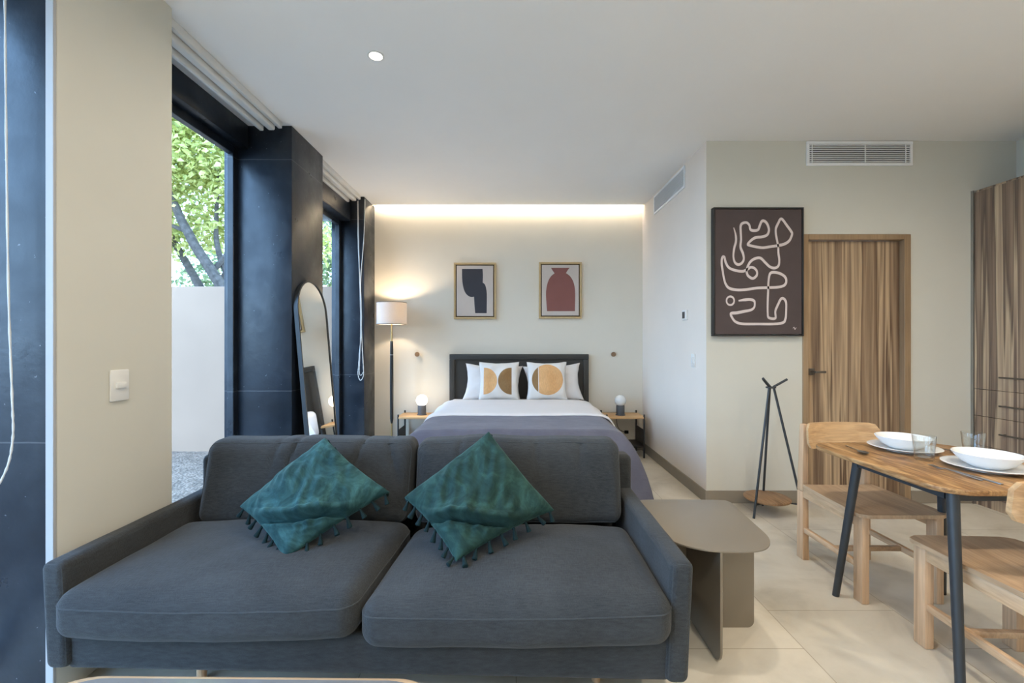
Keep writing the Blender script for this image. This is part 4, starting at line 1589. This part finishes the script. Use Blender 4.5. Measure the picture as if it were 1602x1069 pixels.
# ================================================================== METAL SIDE TABLE
t = thing('side_table', 'low taupe metal side table with rounded top beside the sofa arm', 'side table', (0.90, 2.06, 0))
os_ = (0.90, 2.06, 0)
outl = [(0.70, 2.372), (0.90, 2.375), (1.085, 2.366), (1.118, 2.340), (1.120, 2.30), (1.111, 2.21), (1.097, 2.06), (1.088, 1.955), (1.075, 1.90),
        (1.050, 1.853), (1.010, 1.812), (0.955, 1.790), (0.860, 1.785), (0.775, 1.797), (0.70, 1.838), (0.655, 1.90), (0.640, 1.99), (0.640, 2.15), (0.645, 2.31), (0.66, 2.355)]
op = [(p.x, p.y) for p in smooth_path([(x, y, 0) for x, y in outl], 4, True)]
b = MB(os_); b.prism(op, 0.449, 0.456, bev=0.0015, seg=2); b.build('tabletop', M['taupe_metal'], t)
b = MB(os_)
b.prism(rrect(1.79, 2.28, 0.0, 0.449, [0.001, 0.001, 0.001, 0.055], 8), 0.819, 0.829, lambda a, c, d: (d, a, c), bev=0.001, seg=1)
b.build('leg_panel', M['taupe_metal'], t)
b = MB(os_)
b.prism(rrect(0.829, 1.083, 0.0, 0.449, [0.03, 0.001, 0.001, 0.001], 8), 2.035, 2.045, lambda a, c, d: (a, d, c), bev=0.001, seg=1)
b.build('leg_panel', M['taupe_metal'], t)
b = MB(os_)
b.prism(rrect(0.665, 0.819, 0.0, 0.449, [0.001, 0.001, 0.001, 0.03], 8), 2.14, 2.15, lambda a, c, d: (a, d, c), bev=0.001, seg=1)
b.build('leg_panel', M['taupe_metal'], t)


# ================================================================== COAT RACK
FEET = [(1.748, 3.29), (2.125, 3.30), (1.955, 3.55)]
RC = (1.925, 3.385)
t = thing('coat_rack', 'short black tripod coat rack with round wooden shelf, against the wall by the door', 'coat rack', (RC[0], RC[1], 0))
orr = (RC[0], RC[1], 0)
for (fx_, fy_), tip in zip(FEET, ((-0.055, -0.02), (0.085, -0.02), (-0.025, 0.05))):
    d = Vector((fx_ - RC[0], fy_ - RC[1], 0))
    k = d.normalized() * 0.022
    b = MB(orr)
    b.tube([(fx_, fy_, 0), (RC[0] + k.x, RC[1] + k.y, 0.925), (RC[0] + k.x * 0.9, RC[1] + k.y * 0.9, 0.945),
            (RC[0] + k.x + tip[0] * 0.4, RC[1] + k.y + tip[1] * 0.4, 0.968), (RC[0] + k.x + tip[0], RC[1] + k.y + tip[1], 1.002)], 0.0085, 12)
    b.build('leg', M['charcoal'], t)
b = MB(orr)
b.tube([(RC[0] + 0.03 * math.cos(a), RC[1] + 0.03 * math.sin(a), 0.938) for a in [2 * PI * i / 20 for i in range(20)]], 0.006, 8, True)
b.build('top_ring', M['charcoal'], t)
b = MB(orr)
for (fx_, fy_) in FEET:
    q = Vector((fx_, fy_, 0)).lerp(Vector((RC[0], RC[1], 0.93)), 0.10)
    b.tube([(q.x, q.y, q.z), (RC[0], RC[1], 0.094)], 0.006, 8)
b.build('shelf_bracket', M['charcoal'], t)
b = MB(orr); b.lathe([(0, 0.102), (0.150, 0.102), (0.158, 0.108), (0.158, 0.118), (0.152, 0.122), (0, 0.122)], 48, (1.905, 3.40, 0)); b.build('shelf', M['rack_wood'], t)


# ================================================================== DINING TABLE
TZ = 0.73
TX0, TX1, TY0, TY1 = 1.603, 2.345, 1.675, 2.49
ot = ((TX0 + TX1) / 2, (TY0 + TY1) / 2, 0)
t = thing('dining_table', 'small oak dining table with dark metal legs, laid for two', 'table', ot)
b = MB(ot); b.prism(rrect(TX0, TX1, TY0, TY1, [0.14, 0.16, 0.13, 0.12], 10), TZ - 0.022, TZ, bev=0.006, seg=3); b.build('tabletop', M['table_wood'], t)
b = MB(ot)
for (x0, x1, y0, y1) in ((1.655, 1.685, 1.73, 2.19), (2.09, 2.12, 1.73, 2.19), (1.655, 2.12, 1.715, 1.745), (1.655, 2.12, 2.175, 2.205)):
    b.box(x0, x1, y0, y1, TZ - 0.052, TZ - 0.022, 0.002, 1)
b.build('apron_frame', M['charcoal'], t)
for (xt, yt, xb, yb) in ((1.670, 1.725, 1.638, 1.662), (1.668, 2.195, 1.630, 2.292), (2.075, 2.195, 2.185, 2.31), (2.075, 1.725, 2.185, 1.655)):
    b = MB(ot); b.tube([(xb, yb, 0), (xt, yt, TZ - 0.024)], [0.0155, 0.0205], 18); b.build('leg', M['charcoal'], t)


# ================================================================== CHAIRS
def chair(label, loc, rz):
    """faces local -y"""
    t = thing('dining_chair', label, 'chair', loc, rz, 'ash dining chairs')
    for s in (-1, 1):
        xo, xi = s * 0.200, s * 0.162
        b = MB(); b.box(min(xo, xi), max(xo, xi), -0.255, -0.195, 0, 0.425, 0.006, 2); b.build('leg', M['chair_post'], t)
        b = MB()
        b.hexa([(xo, 0.195, 0), (xi, 0.195, 0), (xi, 0.255, 0), (xo, 0.255, 0)],
               [(xo, 0.200, 0.40), (xi, 0.200, 0.40), (xi, 0.252, 0.40), (xo, 0.252, 0.40)], 0.005)
        b.hexa([(xo, 0.200, 0.40), (xi, 0.200, 0.40), (xi, 0.252, 0.40), (xo, 0.252, 0.40)],
               [(s * 0.197, 0.196, 0.795), (s * 0.166, 0.196, 0.795), (s * 0.166, 0.232, 0.795), (s * 0.197, 0.232, 0.795)], 0.005)
        b.build('leg', M['chair_post'], t)
        b = MB(); b.box(min(s * 0.195, s * 0.170), max(s * 0.195, s * 0.170), -0.20, 0.21, 0.365, 0.424, 0.004, 2); b.build('side_rail', M['chair_wood'], t)
        b = MB(); b.box(min(s * 0.194, s * 0.170), max(s * 0.194, s * 0.170), -0.20, 0.20, 0.160, 0.190, 0.004, 2); b.build('stretcher', M['chair_wood'], t)
    b = MB(); b.box(-0.171, 0.171, -0.045, -0.020, 0.163, 0.187, 0.003, 2); b.build('cross_stretcher', M['chair_seat'], t)
    b = MB(); b.box(-0.163, 0.163, 0.212, 0.236, 0.345, 0.385, 0.004, 2); b.build('rear_rail', M['chair_wood'], t)
    # shaped seat
    m = MB()
    out = rrect(-0.222, 0.222, -0.275, 0.19, [0.045, 0.02, 0.02, 0.045], 8)
    N = 22

    def zt(x, y):
        return 0.443 - 0.010 * max(0, 1 - (x / 0.2) ** 2) * max(0, 1 - ((y - 0.03) / 0.2) ** 2) + 0.004 * max(0, y / 0.2)

    def inside(u, v):
        # map the unit square to the rounded outline
        y = -0.275 + 0.465 * v
        hw = 0.222
        if y < -0.23:
            d = (-0.23 - y)
            hw = 0.222 - 0.045 + math.sqrt(max(0, 0.045 ** 2 - d * d))
        hw -= 0.022 * max(0, v - 0.1)
        return (2 * u - 1) * hw, y
    def tp(u, v):
        x, y = inside(u, v)
        return (x, y, zt(x, y))
    def bt(u, v):
        x, y = inside(u, v)
        return (x, y, zt(x, y) - 0.018)
    m.grid(tp, N, N); m.grid(bt, N, N)
    bm = m.bm
    bm.verts.ensure_lookup_table()
    n1 = (N + 1) ** 2
    idx = lambda i, j: i * (N + 1) + j
    per = [(i, 0) for i in range(N)] + [(N, j) for j in range(N)] + [(i, N) for i in range(N, 0, -1)] + [(0, j) for j in range(N, 0, -1)]
    for (p, q) in zip(per, per[1:] + per[:1]):
        bm.faces.new((bm.verts[idx(*p)], bm.verts[idx(*q)], bm.verts[n1 + idx(*q)], bm.verts[n1 + idx(*p)]))
    m.build('seat', M['chair_seat'], t, 30)
    # curved backrest in front of the posts
    m = MB()
    o2 = rrect(-0.205, 0.205, 0.665, 0.808, 0.032, 8)
    cols = 24
    cv_ = lambda x: 0.180 - 0.045 * (x / 0.205) ** 2 + 0.02
    A, Bv = [], []
    for th_, arr in ((0.0, A), (0.020, Bv)):
        for i in range(cols + 1):
            x = -0.205 + 0.41 * i / cols
            e = max(0.0, abs(x) - (0.205 - 0.032))
            cut = 0.032 - math.sqrt(max(0, 0.032 ** 2 - e * e))
            zlo, zhi = 0.665 + cut, 0.808 - cut
            if zhi - zlo < 0.002:
                zlo, zhi = 0.736, 0.738
            arr.append([m.bm.verts.new((x, cv_(x) - th_ + 0.008 * (zz - 0.73) / 0.07, zz)) for zz in (zlo, zlo + (zhi - zlo) * 0.33, zlo + (zhi - zlo) * 0.67, zhi)])
    for arr in (A, Bv):
        for i in range(cols):
            for j in range(3):
                m.bm.faces.new((arr[i][j], arr[i + 1][j], arr[i + 1][j + 1], arr[i][j + 1]))
    for i in range(cols):
        for j in (0, 3):
            m.bm.faces.new((A[i][j], A[i + 1][j], Bv[i + 1][j], Bv[i][j]))
    for i in (0, cols):
        for j in range(3):
            m.bm.faces.new((A[i][j], A[i][j + 1], Bv[i][j + 1], Bv[i][j]))
    m.build('backrest', M['chair_back'], t, 40)
    return t


ch = chair('ash dining chair at the far side of the table, backrest toward the door', (1.900, 2.465, 0), 0.0)
dup(ch, (1.905, 1.685, 0), PI - 0.045, 'ash dining chair at the near side of the table, cut by the right edge')


# ================================================================== TABLEWARE
def plate(label, x, y):
    m = MB()
    m.lathe([(0, 0.0), (0.085, 0.0), (0.088, 0.004), (0.120, 0.011), (0.146, 0.018), (0.149, 0.021), (0.146, 0.0225), (0.118, 0.0155), (0.088, 0.009), (0.0, 0.0085)], 56)
    o = m.build('dinner_plate', M['ceramic'], None, 50)
    o.location = (x, y, TZ)
    tag(o, label, 'plate', 'white dinner plates')


def bowl(label, x, y):
    m = MB()
    m.lathe([(0, 0.0), (0.055, 0.0), (0.060, 0.004), (0.088, 0.022), (0.110, 0.048), (0.1145, 0.056), (0.1165, 0.059), (0.1135, 0.0605), (0.105, 0.050), (0.082, 0.026), (0.052, 0.010), (0, 0.008)], 56)
    o = m.build('bowl', M['ceramic'], None, 50)
    o.location = (x, y, TZ + 0.0092)
    tag(o, label, 'bowl', 'white bowls')


def tumbler(label, x, y):
    m = MB()
    m.lathe([(0, 0), (0.033, 0), (0.0355, 0.003), (0.0405, 0.06), (0.0445, 0.112), (0.0440, 0.1132), (0.0432, 0.112), (0.0388, 0.06), (0.0335, 0.018), (0.030, 0.014), (0, 0.013)], 44)
    o = m.build('drinking_glass', M['tumbler'], None, 40)
    o.location = (x, y, TZ + 0.0005)
    tag(o, label, 'glass', 'clear tumblers')


plate('white dinner plate at the far place setting, below the far bowl', 1.985, 2.305)
bowl('white bowl on the far plate, nearer the wooden door', 1.985, 2.310)
plate('white dinner plate at the near place setting by the right edge', 2.045, 1.960)
bowl('white bowl on the near plate, cut by the right edge of the photo', 2.050, 1.962)
tumbler('clear glass tumbler in front of the far bowl', 1.912, 2.112)
tumbler('clear glass tumbler between the two bowls, toward the wardrobe', 2.215, 2.185)


def cutlery(kind, label, x, y, rz):
    """lies along local y, head toward +y"""
    m = MB()
    z0 = 0.001
    if kind == 'fork':
        m.hexa([(-0.0055, -0.105, z0), (0.0055, -0.105, z0), (0.003, 0.045, z0 + 0.006), (-0.003, 0.045, z0 + 0.006)],
               [(-0.0055, -0.105, z0 + 0.003), (0.0055, -0.105, z0 + 0.003), (0.003, 0.045, z0 + 0.009), (-0.003, 0.045, z0 + 0.009)])
        m.hexa([(-0.003, 0.044, z0 + 0.006), (0.003, 0.044, z0 + 0.006), (0.0115, 0.070, z0 + 0.002), (-0.0115, 0.070, z0 + 0.002)],
               [(-0.003, 0.044, z0 + 0.008), (0.003, 0.044, z0 + 0.008), (0.0115, 0.070, z0 + 0.004), (-0.0115, 0.070, z0 + 0.004)])
        for k in range(4):
            xx = -0.0098 + k * 0.0065
            m.hexa([(xx - 0.0016, 0.069, z0 + 0.002), (xx + 0.0016, 0.069, z0 + 0.002), (xx + 0.001, 0.112, z0 + 0.007), (xx - 0.001, 0.112, z0 + 0.007)],
                   [(xx - 0.0016, 0.069, z0 + 0.004), (xx + 0.0016, 0.069, z0 + 0.004), (xx + 0.001, 0.112, z0 + 0.0085), (xx - 0.001, 0.112, z0 + 0.0085)])
    elif kind == 'knife':
        m.box(-0.006, 0.006, -0.115, -0.01, z0, z0 + 0.005, 0.0015, 2)
        m.prism([(-0.006, -0.012), (0.008, -0.012), (0.009, 0.06), (0.004, 0.112), (-0.003, 0.118), (-0.006, 0.10)], z0 + 0.0015, z0 + 0.003)
    else:
        m.hexa([(-0.005, -0.10, z0), (0.005, -0.10, z0), (0.0028, 0.05, z0 + 0.006), (-0.0028, 0.05, z0 + 0.006)],
               [(-0.005, -0.10, z0 + 0.003), (0.005, -0.10, z0 + 0.003), (0.0028, 0.05, z0 + 0.009), (-0.0028, 0.05, z0 + 0.009)])
        NN = 14
        def sp(dz):
            def f(u, v):
                a = 2 * PI * u
                r = v
                return (0.021 * r * math.cos(a), 0.080 + 0.033 * r * math.sin(a), z0 + 0.001 + 0.008 * r * r + dz)
            return f
        m.grid(sp(0.0), 22, 5); m.grid(sp(0.0016), 22, 5)
        bmesh.ops.remove_doubles(m.bm, verts=m.bm.verts, dist=0.0002)
    o = m.build(kind, M['steel'], None, 40)
    o.location = (x, y, TZ)
    o.rotation_euler = (0, 0, rz)
    tag(o, label, kind)


cutlery('fork', 'steel fork lying left of the near plate', 1.846, 1.895, 0.03)
cutlery('knife', 'steel knife lying between the near fork and the near plate', 1.872, 1.855, 0.02)
cutlery('spoon', 'steel spoon lying left of the far plate, bowl toward the camera', 1.735, 2.30, PI - 0.25)
cutlery('spoon', 'steel spoon lying behind the tumbler, right of the far plate', 2.175, 2.315, PI + 0.1)


# ================================================================== COFFEE TABLE
t = thing('coffee_table', 'low light oak coffee table in front of the sofa, only its edge in view', 'coffee table', (-0.72, 0.93, 0), -0.012)
b = MB(); b.prism(rrect(-0.56, 0.56, -0.32, 0.325, 0.16, 10), 0.325, 0.36, bev=0.012, seg=3); b.build('tabletop', M['coffee_wood'], t)
b = MB(); b.prism(rrect(-0.53, 0.53, -0.30, 0.308, 0.15, 10), 0.3585, 0.3615, bev=0.001, seg=1); b.build('inset', M['stone_top'], t)
for sx_ in (-1, 1):
    for sy_ in (-1, 1):
        b = MB(); b.tube([(sx_ * 0.45, sy_ * 0.23, 0), (sx_ * 0.40, sy_ * 0.19, 0.327)], [0.014, 0.02], 14); b.build('leg', M['coffee_wood'], t)
